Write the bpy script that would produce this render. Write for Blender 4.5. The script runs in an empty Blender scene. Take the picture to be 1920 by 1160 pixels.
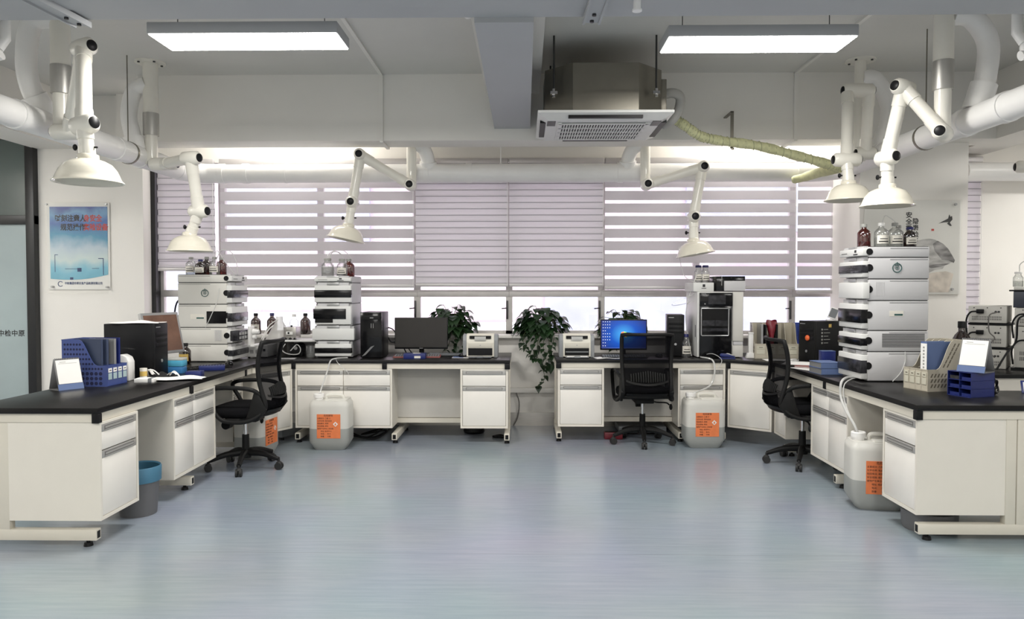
import bpy, bmesh, math, random
from mathutils import Vector, Matrix, Euler, Quaternion

sc = bpy.context.scene
col = sc.collection
R = math.radians
PI = math.pi
random.seed(7)

# ------------------------------------------------------------------ camera
F_PX, CAM_H = 1400.0, 1.48
yaw, pitch = math.atan(24 / F_PX), math.atan(40 / F_PX)
fwd = Vector((-math.sin(yaw) * math.cos(pitch), math.cos(yaw) * math.cos(pitch), -math.sin(pitch)))
rgt = Vector((math.cos(yaw), math.sin(yaw), 0))
upv = rgt.cross(fwd)
cd = bpy.data.cameras.new('camera')
cam = bpy.data.objects.new('camera', cd)
col.objects.link(cam)
cd.sensor_width = 36.0
cd.lens = F_PX / 1920 * 36.0
cd.clip_start, cd.clip_end = 0.05, 200
cam.matrix_world = Matrix.Translation((0, 0, CAM_H)) @ Matrix((rgt, upv, -fwd)).transposed().to_4x4()
sc.camera = cam

# ------------------------------------------------------------------ world, exposure
w = bpy.data.worlds.new('world')
sc.world = w
w.use_nodes = True
bg = w.node_tree.nodes['Background']
bg.inputs[0].default_value = (0.95, 0.94, 1.0, 1)
bg.inputs[1].default_value = 2.0
sc.view_settings.view_transform = 'Standard'
sc.view_settings.look = 'None'
sc.view_settings.exposure = 1.3
sc.view_settings.gamma = 1.0
sc.view_settings.use_curve_mapping = False
sc.cycles.max_bounces = 8
sc.cycles.diffuse_bounces = 5
sc.cycles.transparent_max_bounces = 24
sc.cycles.sample_clamp_indirect = 6.0
PANEL = 23.0          # radiance of the ceiling light diffusers

# ------------------------------------------------------------------ materials
def mat(name, c, rough=0.5, metal=0.0, var=0.04, scale=6.0, bump=0.0, bscale=60.0, spec=0.5, stretch=None, coat=0.0):
    m = bpy.data.materials.new(name)
    m.use_nodes = True
    n, l = m.node_tree.nodes, m.node_tree.links
    b = n['Principled BSDF']
    b.inputs['Roughness'].default_value = rough
    b.inputs['Metallic'].default_value = metal
    b.inputs['Specular IOR Level'].default_value = spec
    b.inputs['Coat Weight'].default_value = coat
    tc = n.new('ShaderNodeTexCoord')
    mp = n.new('ShaderNodeMapping')
    l.new(tc.outputs['Object'], mp.inputs[0])
    if stretch:
        mp.inputs['Scale'].default_value = stretch
    nz = n.new('ShaderNodeTexNoise')
    nz.inputs['Scale'].default_value = scale
    nz.inputs['Detail'].default_value = 4
    l.new(mp.outputs[0], nz.inputs['Vector'])
    rp = n.new('ShaderNodeValToRGB')
    rp.color_ramp.elements[0].position = 0.3
    rp.color_ramp.elements[1].position = 0.7
    rp.color_ramp.elements[0].color = (*[max(0, x * (1 - var)) for x in c], 1)
    rp.color_ramp.elements[1].color = (*[min(1, x * (1 + var)) for x in c], 1)
    l.new(nz.outputs[0], rp.inputs[0])
    l.new(rp.outputs[0], b.inputs['Base Color'])
    if bump:
        n2 = n.new('ShaderNodeTexNoise')
        n2.inputs['Scale'].default_value = bscale
        l.new(mp.outputs[0], n2.inputs['Vector'])
        bp = n.new('ShaderNodeBump')
        bp.inputs['Strength'].default_value = bump
        bp.inputs['Distance'].default_value = 0.01
        l.new(n2.outputs[0], bp.inputs['Height'])
        l.new(bp.outputs[0], b.inputs['Normal'])
    return m

def emis(name, c, s):
    m = bpy.data.materials.new(name)
    m.use_nodes = True
    n, l = m.node_tree.nodes, m.node_tree.links
    n.clear()
    e = n.new('ShaderNodeEmission')
    e.inputs[0].default_value = (*c, 1)
    e.inputs[1].default_value = s
    o = n.new('ShaderNodeOutputMaterial')
    l.new(e.outputs[0], o.inputs[0])
    return m

def thin(name, tint, gloss=0.08, diff=0.0, dcol=(1, 1, 1), transl=0.0, rough=0.03):
    """thin see-through sheet: clear tint, a mirror part growing at grazing angles, optional milky part"""
    m = bpy.data.materials.new(name)
    m.use_nodes = True
    n, l = m.node_tree.nodes, m.node_tree.links
    n.clear()
    t = n.new('ShaderNodeBsdfTransparent')
    t.inputs[0].default_value = (*tint, 1)
    out = t.outputs[0]
    if diff > 0:
        d = n.new('ShaderNodeBsdfDiffuse')
        d.inputs[0].default_value = (*dcol, 1)
        dout = d.outputs[0]
        if transl > 0:
            tr = n.new('ShaderNodeBsdfTranslucent')
            tr.inputs[0].default_value = (*dcol, 1)
            mx0 = n.new('ShaderNodeMixShader')
            mx0.inputs[0].default_value = transl
            l.new(dout, mx0.inputs[1])
            l.new(tr.outputs[0], mx0.inputs[2])
            dout = mx0.outputs[0]
        mx = n.new('ShaderNodeMixShader')
        mx.inputs[0].default_value = diff
        l.new(out, mx.inputs[1])
        l.new(dout, mx.inputs[2])
        out = mx.outputs[0]
    if gloss > 0:
        g = n.new('ShaderNodeBsdfGlossy')
        g.inputs['Roughness'].default_value = rough
        lw = n.new('ShaderNodeLayerWeight')
        lw.inputs[0].default_value = 0.25
        ma = n.new('ShaderNodeMath')
        ma.operation = 'MULTIPLY_ADD'
        ma.inputs[1].default_value = 0.5
        ma.inputs[2].default_value = gloss * 0.5
        l.new(lw.outputs['Fresnel'], ma.inputs[0])
        mx = n.new('ShaderNodeMixShader')
        l.new(ma.outputs[0], mx.inputs[0])
        l.new(out, mx.inputs[1])
        l.new(g.outputs[0], mx.inputs[2])
        out = mx.outputs[0]
    o = n.new('ShaderNodeOutputMaterial')
    l.new(out, o.inputs[0])
    return m

M = {}
M['wall'] = mat('wall_paint', (0.84, 0.815, 0.77), 0.6, var=0.02, scale=2, bump=0.05, bscale=150)
M['ceil'] = mat('ceiling_paint', (0.66, 0.65, 0.61), 0.8, var=0.03, scale=1.5, bump=0.05, bscale=120)
M['beam'] = mat('beam_paint', (0.78, 0.76, 0.715), 0.7, var=0.02, scale=2)
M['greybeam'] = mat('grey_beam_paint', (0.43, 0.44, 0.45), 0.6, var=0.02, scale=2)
M['trim'] = mat('trim_paint', (0.78, 0.76, 0.72), 0.5, var=0.02)
M['alu'] = mat('window_aluminium', (0.52, 0.50, 0.48), 0.4, 0.2, var=0.05, scale=10)
M['blackframe'] = mat('black_frame', (0.012, 0.012, 0.013), 0.4)
M['glass'] = thin('window_glass', (0.97, 0.98, 0.98), 0.06)
M['frost'] = mat('frosted_glass', (0.36, 0.43, 0.44), 0.12, var=0.12, scale=0.8)
M['frostdark'] = mat('dark_glass', (0.10, 0.125, 0.12), 0.08, var=0.2, scale=0.7)
M['fabric'] = thin('blind_fabric', (0, 0, 0), 0.0, 1.0, (0.80, 0.785, 0.795), 0.50)
M['fabric2'] = thin('blind_fabric_dense', (0, 0, 0), 0.0, 1.0, (0.70, 0.68, 0.69), 0.40)
M['overlapshade'] = thin('blind_overlap_shade', (0, 0, 0), 0.0, 1.0, (0.42, 0.40, 0.43), 0.15)  # dark tone for the dimmer lines where blind layers overlap
M['sheer'] = thin('blind_sheer', (1, 1, 1), 0.0, 0.22, (0.9, 0.88, 0.92), 0.6)
M['blindmetal'] = mat('blind_metal', (0.55, 0.53, 0.53), 0.4, 0.3)
M['steel'] = mat('brushed_steel', (0.50, 0.48, 0.45), 0.32, 0.85, var=0.08, scale=8, stretch=(1, 1, 14))
M['galv'] = mat('galvanised_steel', (0.24, 0.225, 0.19), 0.40, 0.9, var=0.06, scale=5)
M['sleeve'] = mat('sleeve_aluminium', (0.52, 0.51, 0.48), 0.42, 0.75, var=0.04)
M['darkmetal'] = mat('dark_metal', (0.06, 0.06, 0.06), 0.4, 0.6)
M['duct'] = mat('duct_white', (0.86, 0.85, 0.83), 0.35, var=0.02)
M['arm'] = mat('arm_cream', (0.80, 0.775, 0.70), 0.28, var=0.02, coat=0.2)
M['hood'] = mat('hood_cream', (0.77, 0.73, 0.62), 0.18, var=0.02, coat=0.4)
M['blackp'] = mat('black_plastic', (0.008, 0.008, 0.009), 0.4, var=0.2, spec=0.22)
M['chairp'] = mat('chair_plastic', (0.009, 0.009, 0.009), 0.5, var=0.2, spec=0.2)
M['casterp'] = mat('caster_plastic', (0.03, 0.03, 0.03), 0.5, spec=0.2)
M['chairf'] = mat('chair_fabric', (0.006, 0.006, 0.007), 0.95, var=0.3, scale=200, bump=0.3, bscale=400, spec=0.1)
M['mesh'] = thin('chair_mesh', (0.50, 0.50, 0.52), 0.0, 0.78, (0.008, 0.008, 0.009), 0.1)
M['greyp'] = mat('grey_plastic', (0.17, 0.18, 0.19), 0.4, var=0.05)
M['chrome'] = mat('chrome', (0.7, 0.7, 0.7), 0.15, 1.0)
M['top'] = mat('black_worktop', (0.008, 0.0075, 0.0075), 0.30, var=0.15, scale=120, spec=0.28)
M['cab'] = mat('cabinet_cream', (0.77, 0.73, 0.65), 0.35, var=0.015)
M['front'] = mat('drawer_white', (0.82, 0.79, 0.735), 0.3, var=0.015)
M['frame'] = mat('frame_cream', (0.68, 0.64, 0.55), 0.4, var=0.02)
M['backpanel'] = mat('back_panel_grey', (0.55, 0.53, 0.49), 0.5, var=0.02)
M['handle'] = mat('handle_aluminium', (0.48, 0.47, 0.45), 0.35, 0.5, var=0.04)
M['handled'] = mat('handle_recess', (0.20, 0.195, 0.19), 0.4, 0.4)
M['inst'] = mat('instrument_putty', (0.64, 0.625, 0.58), 0.55, var=0.015, bump=0.04, bscale=300)
M['instg'] = mat('instrument_grey', (0.55, 0.545, 0.55), 0.55, var=0.015, bump=0.04, bscale=300)
M['instw'] = mat('instrument_white', (0.68, 0.68, 0.66), 0.45, var=0.015)
M['seam'] = mat('instrument_seam', (0.08, 0.08, 0.08), 0.6)
M['smoke'] = mat('smoked_window', (0.006, 0.006, 0.007), 0.16, var=0.3, spec=0.3)
M['smokeg'] = mat('grey_smoked_window', (0.030, 0.030, 0.034), 0.16, var=0.6, scale=20, spec=0.3)
M['gloss'] = mat('gloss_black', (0.006, 0.006, 0.007), 0.12, spec=0.3)
M['screenoff'] = mat('dark_screen', (0.022, 0.019, 0.017), 0.22)
M['screenrefl'] = mat('painted_screen_reflection', (0.16, 0.085, 0.055), 0.15, var=0.25, scale=9)  # brown reflection painted into the screen's base colour
M['clear'] = thin('clear_glass', (0.93, 0.94, 0.93), 0.25, 0.06, (1, 1, 1), 0.5)
M['amber'] = thin('amber_glass', (0.17, 0.035, 0.006), 0.3, 0.40, (0.025, 0.007, 0.003), 0.4)
M['red'] = thin('red_amber_glass', (0.38, 0.035, 0.015), 0.3, 0.35, (0.10, 0.008, 0.005), 0.4)
M['liq'] = thin('clear_liquid', (0.82, 0.83, 0.82), 0.0, 0.2, (0.75, 0.75, 0.73), 0.5)
M['bluecap'] = mat('blue_cap', (0.01, 0.012, 0.10), 0.4)
M['greycap'] = mat('grey_cap', (0.30, 0.30, 0.28), 0.5)
M['whitep'] = mat('white_plastic', (0.80, 0.79, 0.77), 0.4, var=0.02)
M['paper'] = mat('paper', (0.83, 0.82, 0.79), 0.7, var=0.02)
M['label'] = mat('paper_label', (0.72, 0.69, 0.62), 0.7, var=0.05, scale=40)
M['yellow'] = mat('yellow_label', (0.55, 0.38, 0.10), 0.6, var=0.1, scale=30)
M['ink'] = mat('black_ink', (0.02, 0.02, 0.02), 0.6)
M['blueink'] = mat('blue_ink', (0.02, 0.05, 0.16), 0.6)
M['redink'] = mat('red_ink', (0.55, 0.06, 0.04), 0.6)
M['orange'] = mat('orange_label', (0.78, 0.21, 0.07), 0.6, var=0.06, scale=20)
M['jug'] = thin('jug_plastic', (0.92, 0.92, 0.90), 0.06, 0.58, (0.90, 0.90, 0.86), 0.40, 0.3)
M['jugdry'] = thin('jug_plastic_empty', (0.92, 0.92, 0.90), 0.06, 0.86, (0.94, 0.925, 0.87), 0.30, 0.3)
M['jugwet'] = thin('jug_plastic_filled', (0.7, 0.72, 0.70), 0.06, 0.82, (0.56, 0.57, 0.54), 0.25, 0.3)
M['jugliq'] = mat('jug_liquid', (0.27, 0.295, 0.29), 0.3, var=0.02)
M['blue'] = mat('blue_plastic', (0.055, 0.085, 0.27), 0.35, var=0.04)
M['bluedk'] = mat('dark_blue_plastic', (0.012, 0.022, 0.135), 0.35, var=0.04)
M['bluehole'] = mat('blue_hole_shadow', (0.010, 0.014, 0.06), 0.7)
M['navy'] = mat('navy_folder', (0.045, 0.062, 0.115), 0.45, var=0.04)
M['bluecloth'] = mat('blue_book_cloth', (0.10, 0.15, 0.30), 0.6, var=0.05)
M['cyan'] = mat('cyan_box', (0.10, 0.42, 0.62), 0.3, var=0.05)
M['cyand'] = mat('cyan_blue_box', (0.05, 0.20, 0.45), 0.3, var=0.05)
M['beige'] = mat('beige_plastic', (0.50, 0.46, 0.37), 0.45, var=0.03)
M['beiged'] = mat('beige_slot_shadow', (0.14, 0.12, 0.09), 0.7)
M['crimson'] = mat('crimson_packet', (0.17, 0.012, 0.022), 0.35, var=0.25, scale=25)
M['leaf'] = mat('pothos_leaf', (0.016, 0.040, 0.014), 0.38, var=0.55, scale=14)
M['stem'] = mat('plant_stem', (0.07, 0.10, 0.03), 0.6)
M['pot'] = mat('plant_pot', (0.50, 0.47, 0.42), 0.5)
M['acw'] = mat('ac_white', (0.72, 0.72, 0.70), 0.35, var=0.015)
M['hosegrey'] = mat('hose_grey', (0.42, 0.41, 0.38), 0.6)
M['insul'] = mat('yellow_insulation', (0.62, 0.62, 0.36), 0.7, var=0.12, scale=25, bump=0.4, bscale=40)
M['insuld'] = mat('insulation_tape', (0.42, 0.43, 0.26), 0.7, var=0.1)
M['binp'] = mat('bin_grey', (0.13, 0.13, 0.135), 0.5)
M['binblue'] = mat('bin_blue', (0.05, 0.16, 0.25), 0.5)
M['tubew'] = thin('silicone_tube', (0.9, 0.9, 0.9), 0.1, 0.75, (0.85, 0.85, 0.83), 0.3)
M['wire'] = mat('grey_cable', (0.16, 0.15, 0.14), 0.5)
M['orangeball'] = mat('orange_plastic', (0.75, 0.13, 0.03), 0.4)
M['redbook'] = mat('red_brown_booklet', (0.27, 0.09, 0.08), 0.6, var=0.1)
M['cloth'] = mat('black_cloth', (0.012, 0.012, 0.013), 0.9)
M['acrylic'] = thin('acrylic_sheet', (0.98, 0.98, 0.97), 0.03, 0.03, (1, 1, 1), 0.3)
M['silver'] = mat('silver_plastic', (0.42, 0.42, 0.42), 0.3, 0.5)
M['cardbox'] = mat('white_box', (0.74, 0.72, 0.70), 0.6)
M['emblem'] = mat('dark_green_print', (0.015, 0.075, 0.07), 0.5)
M['pink'] = mat('pink_facade', (0.42, 0.34, 0.375), 0.8, var=0.12, scale=0.7)
M['facwhite'] = mat('white_facade', (0.62, 0.61, 0.62), 0.8, var=0.05, scale=0.7)
M['pinkprint'] = mat('pale_pink_print', (0.60, 0.35, 0.36), 0.5)
M['slate'] = mat('slate_plastic', (0.045, 0.052, 0.072), 0.4)
M['blue2'] = mat('mid_blue_plastic', (0.045, 0.075, 0.30), 0.35)
M['facblue'] = mat('blue_grey_facade', (0.26, 0.265, 0.34), 0.6, var=0.15, scale=1.5)

def floor_mat():
    m = bpy.data.materials.new('blue_linoleum')
    m.use_nodes = True
    n, l = m.node_tree.nodes, m.node_tree.links
    b = n['Principled BSDF']
    tc = n.new('ShaderNodeTexCoord')
    mp = n.new('ShaderNodeMapping')
    mp.inputs['Scale'].default_value = (1.1, 16, 1)
    l.new(tc.outputs['Object'], mp.inputs[0])
    nz = n.new('ShaderNodeTexNoise')
    nz.inputs['Scale'].default_value = 2.2
    nz.inputs['Detail'].default_value = 8
    nz.inputs['Roughness'].default_value = 0.65
    l.new(mp.outputs[0], nz.inputs[0])
    rp = n.new('ShaderNodeValToRGB')
    e = rp.color_ramp.elements
    e[0].position, e[0].color = 0.22, (0.245, 0.29, 0.345, 1)
    e[1].position, e[1].color = 0.80, (0.335, 0.375, 0.425, 1)
    l.new(nz.outputs[0], rp.inputs[0])
    # large soft mottling
    n2 = n.new('ShaderNodeTexNoise')
    n2.inputs['Scale'].default_value = 0.9
    l.new(tc.outputs['Object'], n2.inputs[0])
    mx = n.new('ShaderNodeMix')
    mx.data_type = 'RGBA'
    mx.blend_type = 'MULTIPLY'
    mx.inputs[0].default_value = 0.25
    l.new(rp.outputs[0], mx.inputs[6])
    l.new(n2.outputs[1], mx.inputs[7])
    # welded seams between the sheets, every 1.68 m of depth
    sp = n.new('ShaderNodeSeparateXYZ')
    l.new(tc.outputs['Object'], sp.inputs[0])
    a = n.new('ShaderNodeMath'); a.operation = 'ADD'; a.inputs[1].default_value = 0.92
    d = n.new('ShaderNodeMath'); d.operation = 'DIVIDE'; d.inputs[1].default_value = 1.68
    f = n.new('ShaderNodeMath'); f.operation = 'FRACT'
    c = n.new('ShaderNodeMath'); c.operation = 'LESS_THAN'; c.inputs[1].default_value = 0.0022
    l.new(sp.outputs[1], a.inputs[0]); l.new(a.outputs[0], d.inputs[0]); l.new(d.outputs[0], f.inputs[0]); l.new(f.outputs[0], c.inputs[0])
    ms = n.new('ShaderNodeMath'); ms.operation = 'MULTIPLY'; ms.inputs[1].default_value = 0.45
    l.new(c.outputs[0], ms.inputs[0])
    m2 = n.new('ShaderNodeMix'); m2.data_type = 'RGBA'
    m2.inputs[7].default_value = (0.07, 0.08, 0.10, 1)
    l.new(ms.outputs[0], m2.inputs[0]); l.new(mx.outputs[2], m2.inputs[6])
    l.new(m2.outputs[2], b.inputs['Base Color'])
    rr = n.new('ShaderNodeMapRange')
    rr.inputs[3].default_value, rr.inputs[4].default_value = 0.22, 0.27
    l.new(nz.outputs[0], rr.inputs[0])
    l.new(rr.outputs[0], b.inputs['Roughness'])
    b.inputs['Specular IOR Level'].default_value = 0.6
    bp = n.new('ShaderNodeBump')
    bp.inputs['Strength'].default_value = 0.02
    bp.inputs['Distance'].default_value = 0.002
    l.new(n2.outputs[0], bp.inputs['Height'])
    l.new(bp.outputs[0], b.inputs['Normal'])
    return m
M['floor'] = floor_mat()

def ramp_z_mat(name, z0, z1, stops, nscale=3.0, namt=0.25, rough=0.3, emit=0.0):
    """printed or glowing picture: colour bands along local z, clouded by noise"""
    m = bpy.data.materials.new(name)
    m.use_nodes = True
    n, l = m.node_tree.nodes, m.node_tree.links
    b = n['Principled BSDF']
    tc = n.new('ShaderNodeTexCoord')
    sp = n.new('ShaderNodeSeparateXYZ')
    l.new(tc.outputs['Object'], sp.inputs[0])
    mr = n.new('ShaderNodeMapRange')
    mr.inputs[1].default_value, mr.inputs[2].default_value = z0, z1
    l.new(sp.outputs[2], mr.inputs[0])
    nz = n.new('ShaderNodeTexNoise')
    nz.inputs['Scale'].default_value = nscale
    nz.inputs['Detail'].default_value = 5
    l.new(tc.outputs['Object'], nz.inputs[0])
    ma = n.new('ShaderNodeMath'); ma.operation = 'MULTIPLY_ADD'
    ma.inputs[1].default_value, ma.inputs[2].default_value = namt, -namt / 2
    l.new(nz.outputs[0], ma.inputs[0])
    ad = n.new('ShaderNodeMath'); ad.operation = 'ADD'
    l.new(mr.outputs[0], ad.inputs[0]); l.new(ma.outputs[0], ad.inputs[1])
    rp = n.new('ShaderNodeValToRGB')
    el = rp.color_ramp.elements
    while len(el) > 1:
        el.remove(el[-1])
    el[0].position, el[0].color = stops[0][0], (*stops[0][1], 1)
    for p, c in stops[1:]:
        x = el.new(p); x.color = (*c, 1)
    l.new(ad.outputs[0], rp.inputs[0])
    l.new(rp.outputs[0], b.inputs['Base Color'])
    b.inputs['Roughness'].default_value = rough
    if emit:
        l.new(rp.outputs[0], b.inputs['Emission Color'])
        b.inputs['Emission Strength'].default_value = emit
    return m

# ------------------------------------------------------------------ mesh builder
def spath(pts, k=6):
    """smooth path through points (Catmull-Rom)"""
    P = [Vector(p) for p in pts]
    P = [2 * P[0] - P[1]] + P + [2 * P[-1] - P[-2]]
    out = []
    for i in range(1, len(P) - 2):
        a, b, c, d = P[i - 1:i + 3]
        for j in range(k):
            t = j / k
            out.append(0.5 * ((2 * b) + (c - a) * t + (2 * a - 5 * b + 4 * c - d) * t * t + (3 * b - a - 3 * c + d) * t ** 3))
    out.append(P[-2])
    return out

class MB:
    def __init__(s):
        s.bm = bmesh.new(); s.M = Matrix.Identity(4); s.mi = 0
    def _take(s, tb):
        for f in tb.faces:
            f.material_index = s.mi
        me = bpy.data.meshes.new('t')
        tb.to_mesh(me); tb.free()
        me.transform(s.M)
        s.bm.from_mesh(me)
        bpy.data.meshes.remove(me)
        return s
    def m(s, i):
        s.mi = i; return s
    def box(s, x0, x1, y0, y1, z0, z1, b=0.0, seg=2):
        tb = bmesh.new()
        bmesh.ops.create_cube(tb, size=1)
        for v in tb.verts:
            v.co = Vector((x0 + (v.co.x + .5) * (x1 - x0), y0 + (v.co.y + .5) * (y1 - y0), z0 + (v.co.z + .5) * (z1 - z0)))
        if b > 0:
            bmesh.ops.bevel(tb, geom=list(tb.edges), offset=b, segments=seg, affect='EDGES', profile=0.5)
        bmesh.ops.recalc_face_normals(tb, faces=tb.faces)
        return s._take(tb)
    def cyl(s, p0, p1, r0, r1=None, n=18, caps=True):
        r1 = r0 if r1 is None else r1
        p0, p1 = Vector(p0), Vector(p1)
        d = p1 - p0
        q = d.to_track_quat('Z', 'Y')
        tb = bmesh.new()
        A = [tb.verts.new(p0 + q @ Vector((math.cos(2 * PI * i / n) * r0, math.sin(2 * PI * i / n) * r0, 0))) for i in range(n)]
        B = [tb.verts.new(p1 + q @ Vector((math.cos(2 * PI * i / n) * r1, math.sin(2 * PI * i / n) * r1, 0))) for i in range(n)]
        for i in range(n):
            tb.faces.new((A[i], A[(i + 1) % n], B[(i + 1) % n], B[i]))
        if caps:
            tb.faces.new(A[::-1]); tb.faces.new(B)
        return s._take(tb)
    def tube(s, pts, r, n=8, closed=False):
        P = [Vector(p) for p in pts]
        N = len(P)
        rr = r if isinstance(r, (list, tuple)) else [r] * N
        tb = bmesh.new()
        rings = []
        t0 = (P[1] - P[0]).normalized()
        u = t0.orthogonal().normalized()
        for i in range(N):
            if closed:
                t = (P[(i + 1) % N] - P[i - 1]).normalized()
            else:
                t = (P[min(i + 1, N - 1)] - P[max(i - 1, 0)]).normalized()
            q = t0.rotation_difference(t)
            u = (q @ u).normalized(); t0 = t
            v = t.cross(u)
            rings.append([tb.verts.new(P[i] + (u * math.cos(2 * PI * k / n) + v * math.sin(2 * PI * k / n)) * rr[i]) for k in range(n)])
        for i in range(N if closed else N - 1):
            a, b = rings[i], rings[(i + 1) % N]
            for k in range(n):
                tb.faces.new((a[k], a[(k + 1) % n], b[(k + 1) % n], b[k]))
        if not closed:
            tb.faces.new(rings[0][::-1]); tb.faces.new(rings[-1])
        bmesh.ops.recalc_face_normals(tb, faces=tb.faces)
        return s._take(tb)
    def lathe(s, prof, n=24, c=(0, 0, 0), sx=1.0, sy=1.0):
        c = Vector(c)
        tb = bmesh.new()
        rings = []
        for r, z in prof:
            if r < 1e-6:
                rings.append([tb.verts.new(c + Vector((0, 0, z)))])
            else:
                rings.append([tb.verts.new(c + Vector((r * sx * math.cos(2 * PI * i / n), r * sy * math.sin(2 * PI * i / n), z))) for i in range(n)])
        for a, b in zip(rings, rings[1:]):
            for i in range(n):
                j = (i + 1) % n
                if len(a) == 1 and len(b) == 1: continue
                if len(a) == 1: tb.faces.new((a[0], b[i], b[j]))
                elif len(b) == 1: tb.faces.new((a[i], a[j], b[0]))
                else: tb.faces.new((a[i], a[j], b[j], b[i]))
        bmesh.ops.recalc_face_normals(tb, faces=tb.faces)
        return s._take(tb)
    def prism(s, poly, h0, h1, axis='z', b=0.0):
        tb = bmesh.new()
        def pt(a, c, h):
            return {'z': (a, c, h), 'y': (a, h, c), 'x': (h, a, c)}[axis]
        A = [tb.verts.new(pt(a, c, h0)) for a, c in poly]
        B = [tb.verts.new(pt(a, c, h1)) for a, c in poly]
        n = len(poly)
        for i in range(n):
            tb.faces.new((A[i], A[(i + 1) % n], B[(i + 1) % n], B[i]))
        tb.faces.new(A[::-1]); tb.faces.new(B)
        bmesh.ops.recalc_face_normals(tb, faces=tb.faces)
        if b > 0:
            bmesh.ops.bevel(tb, geom=list(tb.edges), offset=b, segments=2, affect='EDGES', profile=0.5)
        return s._take(tb)
    def face(s, pts):
        tb = bmesh.new()
        tb.faces.new([tb.verts.new(p) for p in pts])
        return s._take(tb)
    def ball(s, c, r, sx=1, sy=1, sz=1, n=16):
        tb = bmesh.new()
        bmesh.ops.create_uvsphere(tb, u_segments=n, v_segments=max(6, n // 2), radius=r)
        for v in tb.verts:
            v.co = Vector((v.co.x * sx, v.co.y * sy, v.co.z * sz)) + Vector(c)
        return s._take(tb)
    def grid(s, fn, nu, nv):
        """surface from fn(u, v) -> point, u, v in 0..1"""
        tb = bmesh.new()
        V = [[tb.verts.new(fn(i / nu, j / nv)) for j in range(nv + 1)] for i in range(nu + 1)]
        for i in range(nu):
            for j in range(nv):
                tb.faces.new((V[i][j], V[i + 1][j], V[i + 1][j + 1], V[i][j + 1]))
        return s._take(tb)
    def build(s, name, mats, parent=None, loc=None, rot=None, angle=35, label=None):
        me = bpy.data.meshes.new(name)
        s.bm.to_mesh(me); s.bm.free()
        for m_ in (mats if isinstance(mats, (list, tuple)) else [mats]):
            me.materials.append(M[m_] if isinstance(m_, str) else m_)
        me.shade_smooth()
        me.set_sharp_from_angle(angle=R(angle))
        o = bpy.data.objects.new(name, me)
        col.objects.link(o)
        if parent: o.parent = parent
        if loc: o.location = loc
        if rot: o.rotation_euler = rot
        if label: o['label'] = label
        return o

def tag(o, label=None, cat=None, group=None, kind=None):
    if label: o['label'] = label
    if cat: o['category'] = cat
    if group: o['group'] = group
    if kind: o['kind'] = kind
    return o

def thing(name, label, cat, loc=(0, 0, 0), rz=0.0, group=None, kind=None):
    o = bpy.data.objects.new(name, None)
    col.objects.link(o)
    o.empty_display_size = 0.1
    o.location = loc
    o.rotation_euler = (0, 0, rz)
    return tag(o, label, cat, group, kind)

def kids(o):
    return [c for c in bpy.data.objects if c.parent == o]

def dup(root, label, loc, rz=None, group=None):
    """copy of a thing with copies of its parts and sub-parts"""
    r = root.copy(); col.objects.link(r)
    r.location = loc
    if rz is not None: r.rotation_euler = (0, 0, rz)
    r['label'] = label
    if group: r['group'] = group
    for ch in kids(root):
        c = ch.copy(); col.objects.link(c); c.parent = r
        for g in kids(ch):
            d = g.copy(); col.objects.link(d); d.parent = c
    return r

def text(name, body, size, m, parent, loc, rot=(PI / 2, 0, 0), align='LEFT', bold=0.0, ext=0.0004, sx=1.0, gap=1.0):
    cu = bpy.data.curves.new(name, 'FONT')
    cu.body = body
    cu.size = size
    cu.align_x = align
    cu.align_y = 'CENTER'
    cu.offset = bold
    cu.extrude = ext
    cu.space_character = gap
    cu.resolution_u = 3
    t = bpy.data.objects.new(name, cu)
    col.objects.link(t)
    me = bpy.data.meshes.new_from_object(t.evaluated_get(bpy.context.evaluated_depsgraph_get()))
    bpy.data.objects.remove(t); bpy.data.curves.remove(cu)
    me.materials.clear(); me.materials.append(M[m])
    o = bpy.data.objects.new(name, me)
    col.objects.link(o)
    o.parent = parent
    o.location = loc; o.rotation_euler = rot; o.scale = (sx, 1, 1)
    return o
# ================================================================== THE SETTING
CEIL = 3.52
WY = 8.03            # inner face of the window wall
def struct(name, mb, m, parent=None):
    o = mb.build(name, m, parent)
    if parent is None: o['kind'] = 'structure'
    return o

struct('floor', MB().box(-6.6, 7.2, -3.2, 8.3, -0.1, 0), 'floor')
struct('ceiling', MB().box(-6.6, 7.2, -3.2, 8.3, CEIL, CEIL + 0.12), 'ceil')
# window wall: below the sill, above the window head, and the blind wall to the right
b = MB()
b.box(-3.98, 4.83, WY, 8.27, 0, 0.95)
b.box(-3.98, 4.83, WY, 8.27, 2.83, CEIL)
struct('wall_back', b, 'wall')
b = MB()
b.box(-6.6, -5.29, 7.9, 8.27, 0, CEIL)
b.box(-5.29, -5.17, 7.9, 8.27, 3.12, CEIL)
b.box(-5.195, -4.3, 7.9, 8.27, 0, CEIL)
struct('wall_left_back', b, 'wall')
struct('wall_pilaster_left', MB().box(-4.3, -4.03, 7.84, 8.27, 0, CEIL), 'wall')
struct('wall_right_back', MB().box(4.83, 7.2, WY, 8.27, 0, CEIL), 'wall')
struct('wall_left', MB().box(-6.7, -6.6, -3.2, 8.3, 0, CEIL), 'wall')
struct('wall_right', MB().box(7.2, 7.3, -3.2, 8.3, 0, CEIL), 'wall')
struct('wall_front', MB().box(-6.6, 7.2, -3.3, -3.2, 0, CEIL), 'wall')
struct('wall_column_right', MB().box(3.26, 4.30, 7.35, WY, 0, CEIL), 'wall')

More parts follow.
